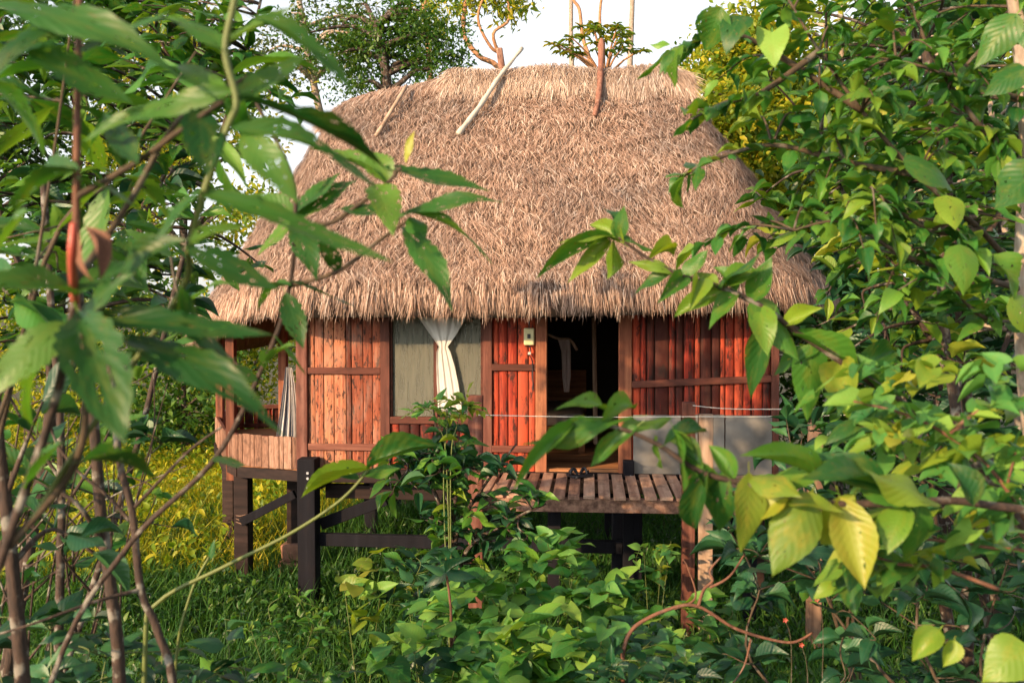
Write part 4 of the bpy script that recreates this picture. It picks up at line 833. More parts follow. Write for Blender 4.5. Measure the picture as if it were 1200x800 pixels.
for (u0, v0, u1, v1, w, kd, d1) in ((-25, 10, 225, 92, 62, kb, 1.5), (152, 120, 22, 52, 62, kbl, 1.5), (272, 108, 92, 168, 42, kb, 1.6), (232, 128, 243, 208, 62, kb, 1.5), (300, 22, 420, 106, 46, kb, 1.6), (283, 116, 466, 198, 17, kb, 1.7), (275, 152, 446, 216, 46, kb, 1.65), (285, 160, 352, 238, 52, kb, 1.5), (238, 226, 466, 304, 46, kb, 1.6),
        (88, 345, -60, 335, 58, kb, 1.4), (92, 368, 148, 522, 84, kbl, 1.35), (105, 372, 322, 388, 54, kb, 1.5), (140, 398, 336, 506, 66, kb, 1.45), (96, 372, 160, 318, 32, kb, 1.5), (215, 282, 130, 330, 40, kb, 1.6), (222, 292, 330, 340, 42, kb, 1.6), (75, 380, -20, 470, 60, kb, 1.5), (60, 400, 30, 500, 50, kb, 1.7),
        (95, 20, -20, 100, 70, kb, 1.5), (-10, 100, 60, 190, 55, kb, 1.7), (95, 60, 200, 10, 48, kb, 1.6), (265, 60, 180, 20, 42, kb, 1.6), (268, 50, 350, 5, 40, kb, 1.65), (90, 200, 10, 250, 55, kb, 1.7), (92, 210, 175, 260, 48, kb, 1.7), (160, 190, 120, 130, 40, kb, 1.7), (240, 220, 160, 300, 46, kb, 1.6), (225, 285, 290, 262, 36, kb, 1.6), (262, 118, 200, 75, 46, kb, 1.65), (30, 250, -30, 330, 52, kb, 1.75), (70, 520, 10, 590, 50, kb, 1.8), (100, 540, 190, 560, 34, kb, 1.8), (277, 118, 360, 60, 40, kb, 1.7), (212, 340, 270, 430, 44, kb, 1.7), (88, 345, 200, 300, 44, kb, 1.7)):
    s.px(u0, v0, u1, v1, D, w * 0.85, kd, d1, (random.uniform(-.3, .3), -0.75, 0.65), random.uniform(-.35, .35))
for dx in (0, 9):                                    # curled dry leaf by the red stem
    s.px(92 + dx, 268, 108 + dx, 330, 1.5, 26, kind('lance', 'dry', True), 1.5, (0.3 * dx - 1, -1, 0.1))
s.finish()
# ---- left: second sapling reaching in front of the roof
D = 2.3; base = gp(-1.6, 2.9, -0.05)
s = Plant('serrated_sapling', 'sapling branch with holed serrated leaves before the left roof', 'sapling', base)
s.branch([base, P(60, 800, 2.7), P(150, 640, 2.6), P(250, 540, 2.5), P(308, 430, 2.4), P(338, 345, 2.35), P(346, 255, D), P(340, 200, D), P(300, 120, D)], 0.009, 0.004, 'bark', 'trunk')
s.branch([P(340, 335, 2.35), P(395, 318, D), P(440, 285, D), P(478, 258, D)], 0.006, 0.004, 'twig', 'branch')
s.branch([P(346, 262, D), P(385, 262, D), P(420, 240, D), P(452, 216, D), P(470, 196, D)], 0.006, 0.004, 'twig', 'branch')
s.branch([P(300, 445, 2.4), P(270, 420, 2.4), P(215, 360, 2.4), P(200, 300, 2.4)], 0.006, 0.003, 'twig', 'branch')
for (u0, v0, u1, v1, w, kd) in ((452, 197, 579, 224, 36, kb), (468, 256, 592, 234, 24, kb), (482, 250, 580, 306, 17, kb), (474, 268, 532, 364, 36, kb), (452, 216, 362, 168, 30, kb), (440, 218, 462, 275, 42, kb), (480, 255, 500, 282, 30, kv), (455, 212, 432, 175, 36, kb), (400, 245, 462, 250, 32, kb), (345, 255, 282, 225, 32, kb), (346, 258, 300, 300, 30, kb), (345, 260, 372, 330, 34, kb), (340, 335, 300, 360, 24, kb), (342, 330, 420, 358, 14, kb), (345, 262, 420, 210, 30, kb), (335, 345, 356, 410, 30, kb), (322, 395, 360, 440, 28, kb), (300, 445, 240, 430, 30, kb), (346, 250, 400, 200, 36, kb), (395, 318, 375, 270, 26, kb), (310, 430, 345, 400, 22, kb), (270, 420, 215, 445, 40, kb), (215, 360, 275, 330, 34, kb), (200, 300, 150, 270, 34, kb), (250, 540, 290, 545, 24, kb)):
    s.px(u0, v0, u1, v1, D, w, kd, D + random.uniform(-.15, .15), (random.uniform(-.3, .3), -0.5, 0.9), random.uniform(-.3, .3))
s.px(476, 190, 486, 152, D, 11, kind('lance', 'l_lime', True))
s.finish()
# ---- left: crowd of thin lichened trunks and twigs
def sapling(label, pts, r0, r1, bark, side, leaves, kd, L, cat='sapling'):
    b = below(pts[0]); s = Plant('thin_sapling', label, cat, b, 'thin trunks at the lower left'); s.branch([b] + pts, r0, r1, bark, 'trunk', 6, 9)
    for q in side:
        qq = s.branch(q, r0 * 0.45, 0.003, bark, 'branch')
        if leaves: s.spray(qq, 0.45, leaves, L[0], L[1], 0.38, kd, droop=0.2)
    s.finish(); return s
km = kind('lance', 'l_mid'); kbm = kind('lance', 'l_big'); kblu = kind('lance', 'l_blue'); kov = kind('ovate', 'l_mid'); kovb = kind('ovate', 'l_blue'); kh = kind('heart', 'l_vine'); klime = kind('heart', 'l_lime'); kyel = kind('lance', 'l_yellow', True); kr = kind('lance', 'l_right', True); krl = kind('lance', 'l_right'); kor = kind('ovate', 'l_right'); kord = kind('ovate', 'l_right', True)
sapling('lichened pale trunk at lower left, the thickest one', [P(140, 800, 3.4), P(130, 690, 3.4), P(118, 600, 3.4), P(112, 520, 3.4), P(104, 440, 3.4), P(90, 330, 3.4)], 0.024, 0.016, 'bark', [[P(122, 640, 3.4), P(90, 590, 3.3), P(30, 555, 3.3), P(0, 525, 3.3)], [P(110, 500, 3.4), P(150, 430, 3.5), P(200, 400, 3.5)]], 5, kbm, (0.16, 0.26))
sapling('brown forked trunk leaning left at lower left', [P(205, 830, 2.9), P(185, 740, 2.9), P(165, 690, 2.9), P(155, 600, 2.9), P(140, 540, 2.9), P(130, 440, 2.9), P(120, 380, 2.9)], 0.014, 0.009, 'bark', [[P(166, 690, 2.9), P(110, 705, 2.8), P(40, 730, 2.7), P(-20, 748, 2.7)], [P(152, 610, 2.9), P(125, 580, 2.9), P(85, 545, 2.9), P(60, 500, 2.9), P(70, 440, 2.9)], [P(152, 600, 2.9), P(190, 560, 2.9), P(225, 525, 2.9), P(260, 500, 2.9)]], 0, kbm, (0.12, 0.2))
sapling('dark slim trunk at the left edge', [P(28, 830, 3.0), P(18, 700, 3.0), P(8, 600, 3.0), P(-5, 480, 3.0), P(-10, 330, 3.0)], 0.026, 0.016, 'bark', [[P(15, 660, 3.0), P(60, 620, 3.1), P(112, 650, 3.1)], [P(4, 590, 3.0), P(30, 520, 3.0), P(50, 470, 3.0)]], 4, kblu, (0.12, 0.2))
sapling('straight slim trunk between the two thicker lower left ones', [P(68, 820, 4.2), P(70, 700, 4.2), P(72, 590, 4.2), P(70, 480, 4.2), P(60, 360, 4.2), P(50, 200, 4.2)], 0.022, 0.014, 'bark', [[P(72, 600, 4.2), P(110, 540, 4.2), P(140, 480, 4.3)], [P(70, 560, 4.2), P(30, 500, 4.2), P(0, 440, 4.2)]], 5, kbm, (0.14, 0.24))
s = Plant('twiggy_bush', 'bare tangled twigs between the lower left trunks', 'bush', gp(-2.2, 4.4, -0.05))
for k in range(26):
    u, v = random.uniform(-10, 230), random.uniform(430, 640); a = P(random.uniform(0, 160), random.uniform(620, 800), 4.3); c = P(u, v, random.uniform(3.8, 4.8))
    qq = s.branch(([s.b, a] if k < 6 else [a]) + [a.lerp(c, .5) + Vector((random.gauss(0, .12), 0, random.gauss(0, .08))), c], 0.007, 0.002, 'bark', 'twig', 5, 5)
    if k % 2: s.spray(qq, 0.5, 4, 0.06, 0.14, 0.42, random.choice((kblu, kbm)), droop=0.2)
s.finish()
s = Plant('leaning_stalk', 'long thin bare stalk leaning right across the porch stilt', 'stalk', below(P(165, 760, 3.6)))
q = s.branch([s.b, P(170, 760, 3.6), P(185, 706, 3.6), P(260, 665, 3.6), P(340, 625, 3.6), P(400, 585, 3.6), P(432, 550, 3.6)], 0.011, 0.005, 'green_stem', 'stem')
s.px(432, 550, 350, 582, 3.6, 16, kr); s.px(432, 548, 520, 520, 3.6, 28, kr); s.px(425, 556, 470, 548, 3.6, 20, kr); s.px(420, 560, 380, 545, 3.6, 18, kr); s.finish()
s = Plant('leaning_stalk', 'short yellow stalk leaning right under the long bare one', 'stalk', below(P(200, 800, 4.0)))
s.branch([s.b, P(205, 790, 4.0), P(222, 700, 4.0), P(245, 652, 4.0)], 0.008, 0.005, 'green_stem', 'stem'); s.px(245, 655, 252, 630, 4.0, 10, kov); s.finish()
# ---- left: dark leafy trees filling behind the saplings
bt = gp(-3.3, 6.2, -0.05)
bush('leafy_tree', 'dark leafy tree behind the big leaves at upper left', 'tree', bt, [[P(60, 500, 6.2), P(80, 250, 6.2), P(120, 0, 6.2)], [P(60, 500, 6.2), P(150, 300, 6.0), P(230, 120, 6.0)], [P(60, 450, 6.2), P(0, 250, 6.2), P(-20, 50, 6.2)]], region(-40, 270, -40, 330, 5.2, 7, 125) + region(-40, 330, 300, 420, 5.5, 7, 22), 9, (0.13, 0.24), 0.36, [kbm, kblu, km], 'bark', r=0.04)
bush('leafy_tree', 'thin leafy tree in front of the left roof slope', 'tree', gp(-2.6, 5.2, -0.05), [[P(150, 560, 5.2), P(215, 300, 5.2), P(290, 60, 5.2), P(310, -20, 5.2)]], region(170, 340, -20, 130, 4.8, 5.6, 30) + region(180, 250, 130, 300, 4.8, 5.6, 6), 7, (0.12, 0.22), 0.36, [kbm, km], 'bark', r=0.022)
bush('leafy_shrub', 'loose twiggy shrub at the left edge, mid height', 'shrub', gp(-2.6, 4.6, -0.05), [[P(0, 640, 4.6), P(30, 450, 4.6)], [P(20, 640, 4.6), P(100, 470, 4.6)], [P(30, 680, 4.6), P(190, 520, 4.6)]], region(-20, 210, 420, 620, 4.2, 5, 16), 5, (0.10, 0.18), 0.42, [kov, kblu], 'twig', r=0.012)
for i, (u, v, D_, lab) in enumerate(((60, 770, 3.6, 'dark leafy undergrowth at the bottom left corner'), (190, 790, 4.2, 'low dark undergrowth beside the forked trunk'), (330, 800, 5.2, 'low broad leaves at the bottom, left of centre'))):
    c = P(u, v, D_); bush('undergrowth_plant', lab, 'plant', below(c), [[c + Vector((0, 0, .1))], [c + Vector((.2, 0, 0))], [c + Vector((-.2, 0, 0))]], region(u - 90, u + 80, v - 55 if i < 2 else v - 25, v + 60, D_ - .4, D_ + .5, 14), 5, (0.09, 0.17), 0.5, [kovb, kblu] if i != 2 else [kovb, kov], 'green_stem', 'undergrowth plants', r=0.008)
# ---- centre: shrub before the window
c0 = P(530, 700, 8.3); bs = gp(c0.x, c0.y, -0.05)
st = [[P(525, 640, 8.3), P(500, 560, 8.3), P(455, 530, 8.3)], [P(530, 640, 8.3), P(535, 560, 8.3), P(528, 475, 8.3)], [P(533, 640, 8.3), P(560, 580, 8.2), P(605, 520, 8.2)], [P(533, 650, 8.3), P(520, 560, 8.3), P(508, 480, 8.3)], [P(540, 660, 8.3), P(600, 610, 8.1), P(640, 590, 8.1)]]
bush('garden_shrub', 'leafy green shrub standing in front of the window', 'shrub', bs, st, region(440, 520, 515, 580, 7.9, 8.7, 15, True) + region(490, 565, 500, 640, 7.9, 8.7, 28, True) + region(565, 630, 545, 640, 7.8, 8.5, 12, True) + region(470, 590, 590, 690, 7.9, 8.6, 16, True), 7, (0.12, 0.23), 0.42, [km, kov, km, krl, kblu], 'bark', r=0.03, twig=0.35)
bush('flowering_weed', 'tall weed with bright lime tops before the window', 'plant', gp(c0.x + .02, c0.y - .3, -0.05), [[P(524, 560, 8.0), P(515, 500, 8.0), P(502, 480, 8.0)], [P(528, 560, 8.0), P(535, 500, 8.0), P(545, 472, 8.0)], [P(520, 580, 8.0), P(524, 500, 8.0), P(522, 476, 8.0)]], [P(u, v, 8.0) for u, v in ((498, 478), (508, 474), (520, 480), (533, 470), (546, 468), (552, 474), (525, 490), (512, 490), (540, 485), (486, 482), (560, 480))], 7, (0.08, 0.15), 0.4, [kind('lance', 'l_lime'), kind('ovate', 'l_vine')], 'green_stem', r=0.008, twig=0.2)
# ---- centre: heart-leaved vines and undergrowth below the deck
def vine_clump(label, u, v, du, dv, D_, n, kd, L=(0.10, 0.17), asp=0.85, nm='heart_leaved_vine', cat='vine', nleaf=5):
    c = P(u, v, D_); b = below(c)
    return bush(nm, label, cat, b, [[c + Vector((random.uniform(-.2, .2), 0, .05))], [P(u - du * .5, v, D_)], [P(u + du * .5, v, D_)]], region(u - du, u + du, v - dv, v + dv, D_ - .35, D_ + .35, n, True), nleaf, L, asp, kd, 'green_stem', 'vines and herbs below the deck', r=0.007, twig=0.25, up=0.35, droop=0.3)
kvv = [kh, kind('heart', 'l_mid'), kh]; kvb = [kind('heart', 'l_mid'), kh, kind('heart', 'l_blue'), kh]
vine_clump('lime heart leaves climbing right of the black corner stilt', 425, 700, 40, 55, 7.4, 8, [klime, kh], (0.12, 0.19), nleaf=3)
vine_clump('small vine of pale leaves hanging at the deck edge', 765, 640, 22, 50, 8.9, 9, [klime, kh], (0.07, 0.12), nleaf=5)
vine_clump('pale vine leaves left of the deck post foot', 650, 660, 45, 45, 7.2, 16, kvv, (0.10, 0.17))
vine_clump('heart leaves in the middle below the shrub', 560, 720, 65, 45, 6.6, 22, kvv, (0.11, 0.19))
vine_clump('heart leaves at the bottom edge, just left of centre', 500, 775, 70, 45, 6.0, 22, kvb, (0.10, 0.18))
vine_clump('large pale heart leaves at the bottom centre', 620, 770, 70, 50, 5.6, 22, kvv, (0.11, 0.19))
vine_clump('vine leaves in front of the dark stilts', 700, 700, 55, 40, 6.6, 18, kvv, (0.10, 0.17))
vine_clump('vine leaves at the bottom, right of centre', 735, 770, 65, 45, 5.4, 20, kvb, (0.08, 0.15))
vine_clump('dark vine leaves under the grey deck post', 810, 735, 60, 50, 6.0, 18, kvb, (0.09, 0.15))
vine_clump('bluish leaves just below the shrub trunk', 500, 680, 50, 40, 7.4, 16, [kovb, kblu], (0.12, 0.2), 0.5)
vine_clump('small herbs at the bottom, left of the black stilt', 330, 740, 70, 45, 7.6, 20, [kov, krl], (0.06, 0.13), 0.4)
vine_clump('dark low leaves at the bottom below the bare red twig', 760, 800, 80, 35, 4.6, 16, [kovb, kblu], (0.08, 0.14), 0.5)
s = Plant('seedling', 'seedling with two level leaves on a straight red stem', 'seedling', below(P(528, 745, 6.2)))
s.branch([s.b, P(529, 740, 6.2), P(527, 700, 6.2), P(523, 672, 6.2)], 0.011, 0.007, 'twig_red', 'stem'); s.px(522, 672, 492, 660, 6.2, 12, kovb); s.px(523, 672, 556, 652, 6.2, 14, kovb); s.px(523, 670, 495, 690, 6.2, 16, kovb); s.px(523, 671, 560, 676, 6.1, 18, kovb); s.finish()
# ---- right: bare arching twig
s = Plant('bare_branch', 'bare reddish branch arching over the vines at lower right', 'branch', below(P(728, 830, 4.6)))
s.branch([s.b, P(730, 800, 4.6), P(731, 760, 4.6), P(745, 733, 4.6), P(785, 713, 4.6), P(818, 710, 4.6), P(860, 735, 4.6), P(900, 748, 4.6), P(930, 752, 4.6), P(952, 741, 4.6)], 0.012, 0.006, 'twig_red', 'stem')
s.branch([P(818, 710, 4.6), P(825, 690, 4.6), P(835, 680, 4.6), P(832, 668, 4.6), P(845, 652, 4.6)], 0.009, 0.005, 'twig_red'); s.branch([P(832, 688, 4.6), P(855, 675, 4.6), P(873, 648, 4.6)], 0.008, 0.004, 'twig_red'); s.branch([P(880, 748, 4.6), P(872, 780, 4.6), P(855, 805, 4.6)], 0.006, 0.003, 'twig_red'); s.branch([P(790, 713, 4.6), P(815, 700, 4.6), P(806, 665, 4.6), P(800, 655, 4.6)], 0.006, 0.003, 'twig_red'); s.finish()
# ---- right: long branch with big yellowing leaves
D = 2.25; s = Plant('arching_shrub', 'shrub branch with big yellowing leaves arching over the deck', 'shrub', gp(1.75, 2.3, -0.05))
s.branch([s.b, P(1330, 900, 2.4), P(1260, 640, 2.35), P(1150, 590, 2.3), P(1040, 590, D), P(950, 588, D), P(880, 568, D), P(820, 552, D), P(770, 520, D), P(720, 500, D), P(670, 497, D)], 0.014, 0.004, 'bark', 'branch')
for (u0, v0, u1, v1, w, kd) in ((738, 488, 606, 520, 26, kr), (672, 497, 600, 575, 22, kr), (708, 480, 650, 478, 20, kr), (745, 500, 690, 548, 24, kr), (705, 500, 745, 478, 28, kr), (700, 498, 655, 512, 22, kr), (730, 500, 790, 488, 26, kr), (790, 505, 802, 578, 28, kr), (768, 512, 778, 550, 22, kr), (830, 550, 814, 622, 32, kr), (878, 556, 868, 650, 50, kyel), (950, 580, 905, 676, 62, kyel), (985, 585, 1014, 692, 56, kyel), (850, 555, 842, 625, 40, kr), (1000, 580, 960, 640, 46, kyel), (1060, 592, 1040, 650, 44, kr), (925, 575, 880, 612, 40, kyel), (1010, 575, 1090, 600, 44, kr), (960, 560, 866, 532, 36, kr), (1040, 575, 930, 530, 42, kr), (1035, 570, 935, 560, 40, kr), (820, 545, 780, 515, 26, kr), (900, 570, 985, 540, 30, kr), (1100, 590, 1010, 545, 40, kr), (1080, 590, 1060, 660, 40, kr), (860, 560, 830, 520, 26, kr), (920, 585, 990, 600, 30, kyel), (805, 540, 840, 590, 28, kr), (1140, 590, 1110, 540, 40, kr), (880, 560, 940, 580, 36, kyel), (780, 520, 830, 505, 24, kr)):
    s.px(u0, v0, u1, v1, D, w, kd, D + random.uniform(-.12, .12), (random.uniform(-.3, .3), -0.75, 0.7), random.uniform(-.3, .3))
s.finish()
# ---- right: branch in front of the roof
D = 3.0; s = Plant('reaching_shrub', 'shrub branch with glossy leaves reaching left before the roof', 'shrub', gp(2.2, 3.2, -0.05))
s.branch([s.b, P(1300, 800, 3.2), P(1160, 560, 3.2), P(1080, 490, 3.1), P(1010, 440, D), P(940, 392, D), P(885, 355, D), P(840, 335, D), P(795, 322, D), P(755, 300, D), P(725, 278, D)], 0.02, 0.004, 'bark', 'branch')
for (u0, v0, u1, v1, w, kd) in ((722, 278, 708, 242, 20, kord), (724, 278, 732, 240, 22, kord), (716, 278, 626, 326, 22, kr), (714, 282, 664, 332, 20, kr), (720, 284, 712, 328, 30, kr), (728, 276, 768, 294, 16, kr), (725, 280, 655, 284, 16, kr), (730, 285, 690, 262, 24, kr), (760, 305, 790, 300, 16, kr), (795, 320, 742, 344, 22, kr), (790, 320, 735, 306, 16, kr), (800, 322, 830, 292, 22, kr), (800, 325, 770, 356, 24, kr), (840, 335, 892, 294, 28, kr), (848, 336, 895, 318, 30, kr), (850, 340, 788, 372, 28, kr), (865, 345, 830, 385, 24, kr), (862, 342, 835, 312, 24, kr), (885, 352, 938, 424, 50, kord), (880, 352, 905, 300, 30, kr), (890, 358, 900, 418, 34, kr), (905, 372, 878, 470, 30, kr), (930, 392, 1012, 436, 26, kr), (950, 405, 946, 496, 46, kord), (985, 425, 996, 494, 44, kyel), (960, 410, 905, 440, 30, kr), (1000, 435, 1050, 410, 32, kr), (920, 382, 965, 360, 24, kr), (1010, 440, 1030, 500, 40, kr), (818, 328, 808, 365, 26, kr), (840, 338, 815, 318, 20, kr)):
    s.px(u0, v0, u1, v1, D, w, kd, D + random.uniform(-.15, .15), (random.uniform(-.3, .3), -0.75, 0.7), random.uniform(-.3, .3))
s.finish()
# ---- right: leafy tree at the upper right
D = 3.6; b = gp(2.75, 4.2, -0.05)
s = Plant('broadleaf_tree', 'broad leaved tree filling the upper right corner', 'tree', b)
tr = s.branch([b, P(1230, 600, 4.2), P(1200, 380, 4.0), P(1205, 150, 3.9), P(1185, -40, 3.8)], 0.05, 0.03, 'bark_pale', 'trunk')
br = [[P(1200, 330, 4.0), P(1150, 270, 3.8), P(1075, 205, D), P(1010, 130, D), P(960, 60, D), P(930, 10, D)], [P(1075, 205, D), P(990, 190, D), P(905, 170, D), P(830, 190, 3.5), P(800, 208, 3.5)], [P(1010, 130, D), P(920, 70, D), P(860, 40, 3.5), P(810, 50, 3.5), P(785, 60, 3.5)], [P(1205, 200, 3.9), P(1150, 150, 3.7), P(1090, 60, 3.6), P(1060, -20, 3.6)], [P(1200, 340, 4.0), P(1130, 320, 3.7), P(1060, 300, 3.6), P(990, 260, 3.6), P(930, 270, 3.6)], [P(1205, 120, 3.9), P(1120, 90, 3.6), P(1050, 70, 3.6)], [P(1200, 380, 4.0), P(1150, 370, 3.6), P(1120, 340, 3.5)], [P(1150, 270, 3.8), P(1090, 270, 3.6), P(1020, 220, 3.5)], [P(960, 60, D), P(890, 110, 3.5), P(850, 120, 3.5), P(810, 140, 3.5)]]
for i, q in enumerate(br):
    qq = s.branch(q, 0.014, 0.004, 'twig', 'branch'); s.spray(qq, 0.2, 22, 0.07, 0.15, 0.48, random.choice((kord, kr)), droop=0.35)
tw = MB()
for c in region(960, 1220, -30, 380, 3.3, 4.6, 84) + region(815, 970, -20, 300, 3.4, 4.4, 12):
    a = min([p for q in br for p in q] + tr, key=lambda p: (p - c).length); q = spline([a, a.lerp(c, .5) + Vector((0, 0, .05)), c], 4); tw.tube([p - s.b for p in q], [0.006 - 0.0005 * i for i in range(len(q))], 4); s.spray(q, 0.4, 8, 0.065, 0.13, 0.48, random.choice((kor, krl, kov)), droop=0.35)
tw.build('twigs', M['twig'], s.root, True, kind='stuff')
for (u0, v0, u1, v1, w, kd) in ((905, 38, 908, 80, 40, kind('heart', 'l_vine', True)), (790, 60, 772, 88, 14, kr), (785, 52, 760, 52, 12, kr), (800, 55, 790, 105, 22, kr), (845, 10, 825, 62, 44, kord), (870, 20, 850, 66, 40, kord), (800, 208, 786, 235, 12, kr), (802, 208, 800, 246, 9, kr), (835, 190, 808, 208, 18, kr), (1190, 18, 1140, 82, 44, kord), (1200, 80, 1150, 112, 46, kord), (1125, 288, 1130, 348, 46, kord), (1165, 300, 1190, 352, 44, kord), (1215, 195, 1165, 245, 60, kord), (1060, 190, 1120, 225, 48, kord), (1110, 230, 1120, 270, 42, kord), (1185, 350, 1215, 400, 44, kord)):
    s.px(u0, v0, u1, v1, 3.2, w, kd, 3.2 + random.uniform(-.1, .1), (random.uniform(-.3, .3), -0.8, 0.6))
s.finish()
# ---- right: second leafy tree closing the gaps
bush('leafy_tree', 'bright leafy tree behind the broad leaved one, upper right', 'tree', gp(2.9, 5.6, -0.05), [[P(1130, 560, 5.6), P(1120, 300, 5.6), P(1080, 60, 5.6)], [P(1130, 500, 5.6), P(1050, 330, 5.6), P(960, 180, 5.6)], [P(1130, 400, 5.6), P(1190, 200, 5.6), P(1200, 0, 5.6)]], region(960, 1230, -40, 430, 5.0, 6.4, 105) + region(870, 980, -20, 320, 5.2, 6.4, 6), 9, (0.10, 0.20), 0.46, [kor, krl, kov, krl, kind('ovate', 'l_lime'), kind('ovate', 'l_blue')], 'bark', r=0.035)
# ---- left: one more big-leaved sapling behind the first
bush('big_leaved_sapling', 'second big leaved sapling, set back behind the nearest leaves', 'sapling', gp(-1.9, 3.0, -0.05), [[P(-60, 700, 2.7), P(20, 420, 2.6), P(60, 200, 2.6), P(90, -20, 2.6)], [P(-40, 560, 2.7), P(90, 380, 2.6), P(200, 260, 2.6)], [P(30, 380, 2.6), P(140, 200, 2.6), P(230, 60, 2.6)]], region(-30, 270, -20, 380, 2.5, 3.2, 12), 5, (0.18, 0.32), 0.25, [kb, kb, kv], 'twig', r=0.010, twig=0.5, droop=0.3)
# ---- right: darker shrubs behind
bush('bluish_shrub', 'dark bluish shrub right of the hut, behind the near leaves', 'shrub', gp(3.6, 7.8, -0.05), [[P(1080, 560, 7.6), P(1040, 400, 7.5), P(1000, 290, 7.4)], [P(1090, 560, 7.6), P(1107, 420, 7.4), P(1105, 300, 7.4)], [P(1090, 560, 7.6), P(1180, 400, 7.5), P(1200, 200, 7.5)]], region(950, 1230, 270, 530, 6.8, 8.2, 60), 8, (0.16, 0.28), 0.4, [kblu, kovb], 'bark', r=0.04, twig=0.5)
bush('dark_tree', 'dense dark tree at the right edge behind the broad leaves', 'tree', gp(4.6, 8.5, -0.05), [[P(1200, 560, 8.5), P(1180, 300, 8.5), P(1150, 30, 8.5)], [P(1200, 560, 8.5), P(1240, 250, 8.5), P(1230, 0, 8.5)]], region(1030, 1260, -20, 420, 7.8, 9.2, 60), 9, (0.2, 0.32), 0.42, [kblu, kovb], 'bark_pale', r=0.07, twig=0.6)
bush('dark_shrub', 'dense shaded shrub filling the lower right', 'shrub', gp(2.5, 4.6, -0.05), [[P(1010, 760, 4.6), P(960, 680, 4.6)], [P(1080, 760, 4.6), P(1100, 640, 4.6)], [P(1150, 800, 4.6), P(1180, 660, 4.6)], [P(900, 800, 4.8), P(890, 690, 4.8)]], region(850, 1220, 620, 820, 4.2, 5.4, 66), 8, (0.10, 0.19), 0.48, [kovb, kblu], 'twig', r=0.014)
bush('dark_shrub', 'dark leafy shrub under the right end of deck', 'shrub', gp(2.6, 7.2, -0.05), [[P(960, 660, 7.2), P(940, 560, 7.2)], [P(1000, 680, 7.2), P(1060, 540, 7.2)], [P(1000, 700, 7.2), P(1150, 560, 7.2)]], region(860, 1220, 490, 700, 6.6, 7.8, 56), 8, (0.13, 0.24), 0.42, [kblu, kovb, km], 'twig', r=0.02)
# ---- right: pale vine leaves near the edge
D = 2.5; s = Plant('twining_vine', 'twining vine with small lime leaves at the right edge', 'vine', gp(2.0, 2.6, -0.05))
for q in ([s.b, P(1300, 780, D), P(1230, 660, D), P(1150, 640, D), P(1050, 625, D), P(1000, 600, D)], [P(1230, 660, D), P(1170, 560, D), P(1110, 510, D), P(1060, 485, D), P(1000, 470, D)], [P(1170, 690, D), P(1100, 665, D), P(1050, 660, D), P(1010, 645, D)], [P(1110, 510, D), P(1150, 480, D), P(1200, 470, D)], [P(1230, 660, D), P(1180, 600, D), P(1190, 530, D)]):
    qq = s.branch(q, 0.006, 0.003, 'twig_red', 'stem'); s.spray(qq, 0.3, 14, 0.05, 0.095, 0.7, random.choice((kind('heart', 'l_vine'), klime, kind('heart', 'l_right'))), droop=0.3)
for c in region(1000, 1220, 430, 690, 2.4, 3.0, 58):
    s.spray([c, c + Vector((-.06, 0, .02)), c + Vector((-.12, 0, 0))], 0.0, 4, 0.05, 0.10, 0.75, random.choice((kh, klime, kind('heart', 'l_right'), kh)), droop=0.3)
for (u0, v0, u1, v1, w) in ((1100, 738, 1068, 775, 34), (1118, 750, 1105, 782, 26), (1200, 755, 1150, 800, 60), (1215, 760, 1188, 790, 30)): s.px(u0, v0, u1, v1, D, w, kind('ovate', 'l_lime', True))
s.finish()
sapling_r = Plant('thin_sapling', 'brown bare trunk standing among the right hand shrubs', 'sapling', below(P(1140, 700, 5.4)), 'thin trunks at the right'); sapling_r.branch([sapling_r.b, P(1130, 600, 5.4), P(1120, 480, 5.4), P(1108, 400, 5.4), P(1104, 335, 5.4), P(1110, 200, 5.4), P(1085, 60, 5.4)], 0.035, 0.025, 'bark', 'trunk'); sapling_r.finish()
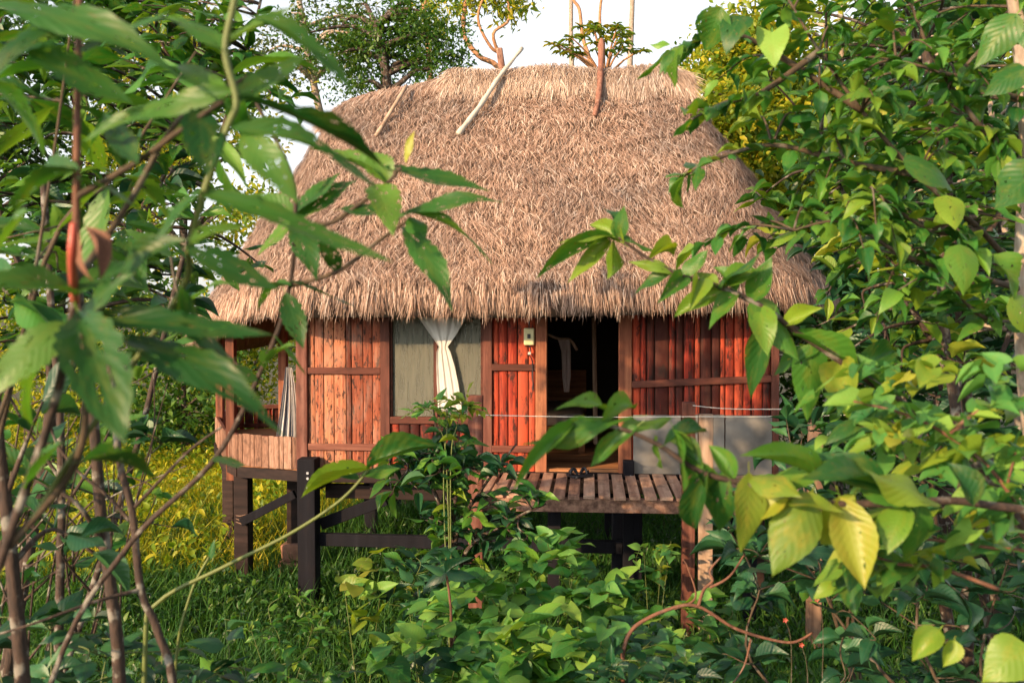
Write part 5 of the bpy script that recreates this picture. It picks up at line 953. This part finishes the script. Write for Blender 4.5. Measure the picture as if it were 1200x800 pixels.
# red berries in the lower right
for i, (u, v, lab) in enumerate(((920, 726, 'tiny red flower left of the shaded shrub'), (939, 755, 'tiny red flower just under the bare branch tip'), (957, 702, 'tiny orange flower above the bare branch'))):
    c = P(u, v, 4.3); b = below(c); f = Plant('flower', lab, 'flower', b, 'red flowers'); f.branch([b, c + Vector((0.03, 0, -.2)), c], 0.0018, 0.0012, 'twig', 'stem')
    mb = MB()
    for k in range(5):
        a = 2 * math.pi * k / 5; o_ = len(mb.v); mb.v += [(0, 0, 0), (0.008 * math.cos(a - .5), -0.003, 0.008 * math.sin(a - .5)), (0.013 * math.cos(a), -0.005, 0.013 * math.sin(a)), (0.008 * math.cos(a + .5), -0.003, 0.008 * math.sin(a + .5))]; mb.f.append((o_, o_ + 1, o_ + 2, o_ + 3))
    mb.v = [tuple(Vector(p) + c - b) for p in mb.v]; mb.build('petals', M['red_stem'], f.root); f.finish()
# ---- far neighbour: pale timber shelter right of the hut
sh = thing('timber_shelter', 'pale timber shelter half hidden right of the hut', 'shelter', gp(5.6, 18, 0), -0.1)
zc = 1.5
for x in (-1.0, 0.2, 1.6): MB().box(x - .06, x + .06, -.06, .06, 0, 3.0).build('post', M['grey_wood'], sh)
for z in (1.75, 2.05, 2.75): MB().bar((-1.2, -0.09, z), (1.9, -0.09, z), 0.05, 0.1).build('rail', M['pole'], sh)
for i in range(5): MB().box(-1.1, 1.8, 0.08, 0.11, 2.2 + 0.16 * i, 2.34 + 0.16 * i).build('board', M['pole'], sh)
MB().bar((-1.5, -0.7, 2.9), (2.2, -0.7, 2.9), 0.05, 0.08).bar((-1.5, 0.9, 3.6), (2.2, 0.9, 3.6), 0.05, 0.08).build('roof_beam', M['grey_wood'], sh)
b = MB(); b.v = [(-1.7, -0.9, 2.93), (2.4, -0.9, 2.93), (2.4, 1.1, 3.75), (-1.7, 1.1, 3.75), (-1.7, -0.9, 2.99), (2.4, -0.9, 2.99), (2.4, 1.1, 3.81), (-1.7, 1.1, 3.81)]; b.f = [(0,3,2,1),(4,5,6,7),(0,1,5,4),(1,2,6,5),(2,3,7,6),(3,0,4,7)]; b.build('roof', M['thatch'], sh)
MB().box(-1.2, 1.9, -0.5, 1.6, 1.5, 1.6).build('floor', M['grey_wood'], sh)
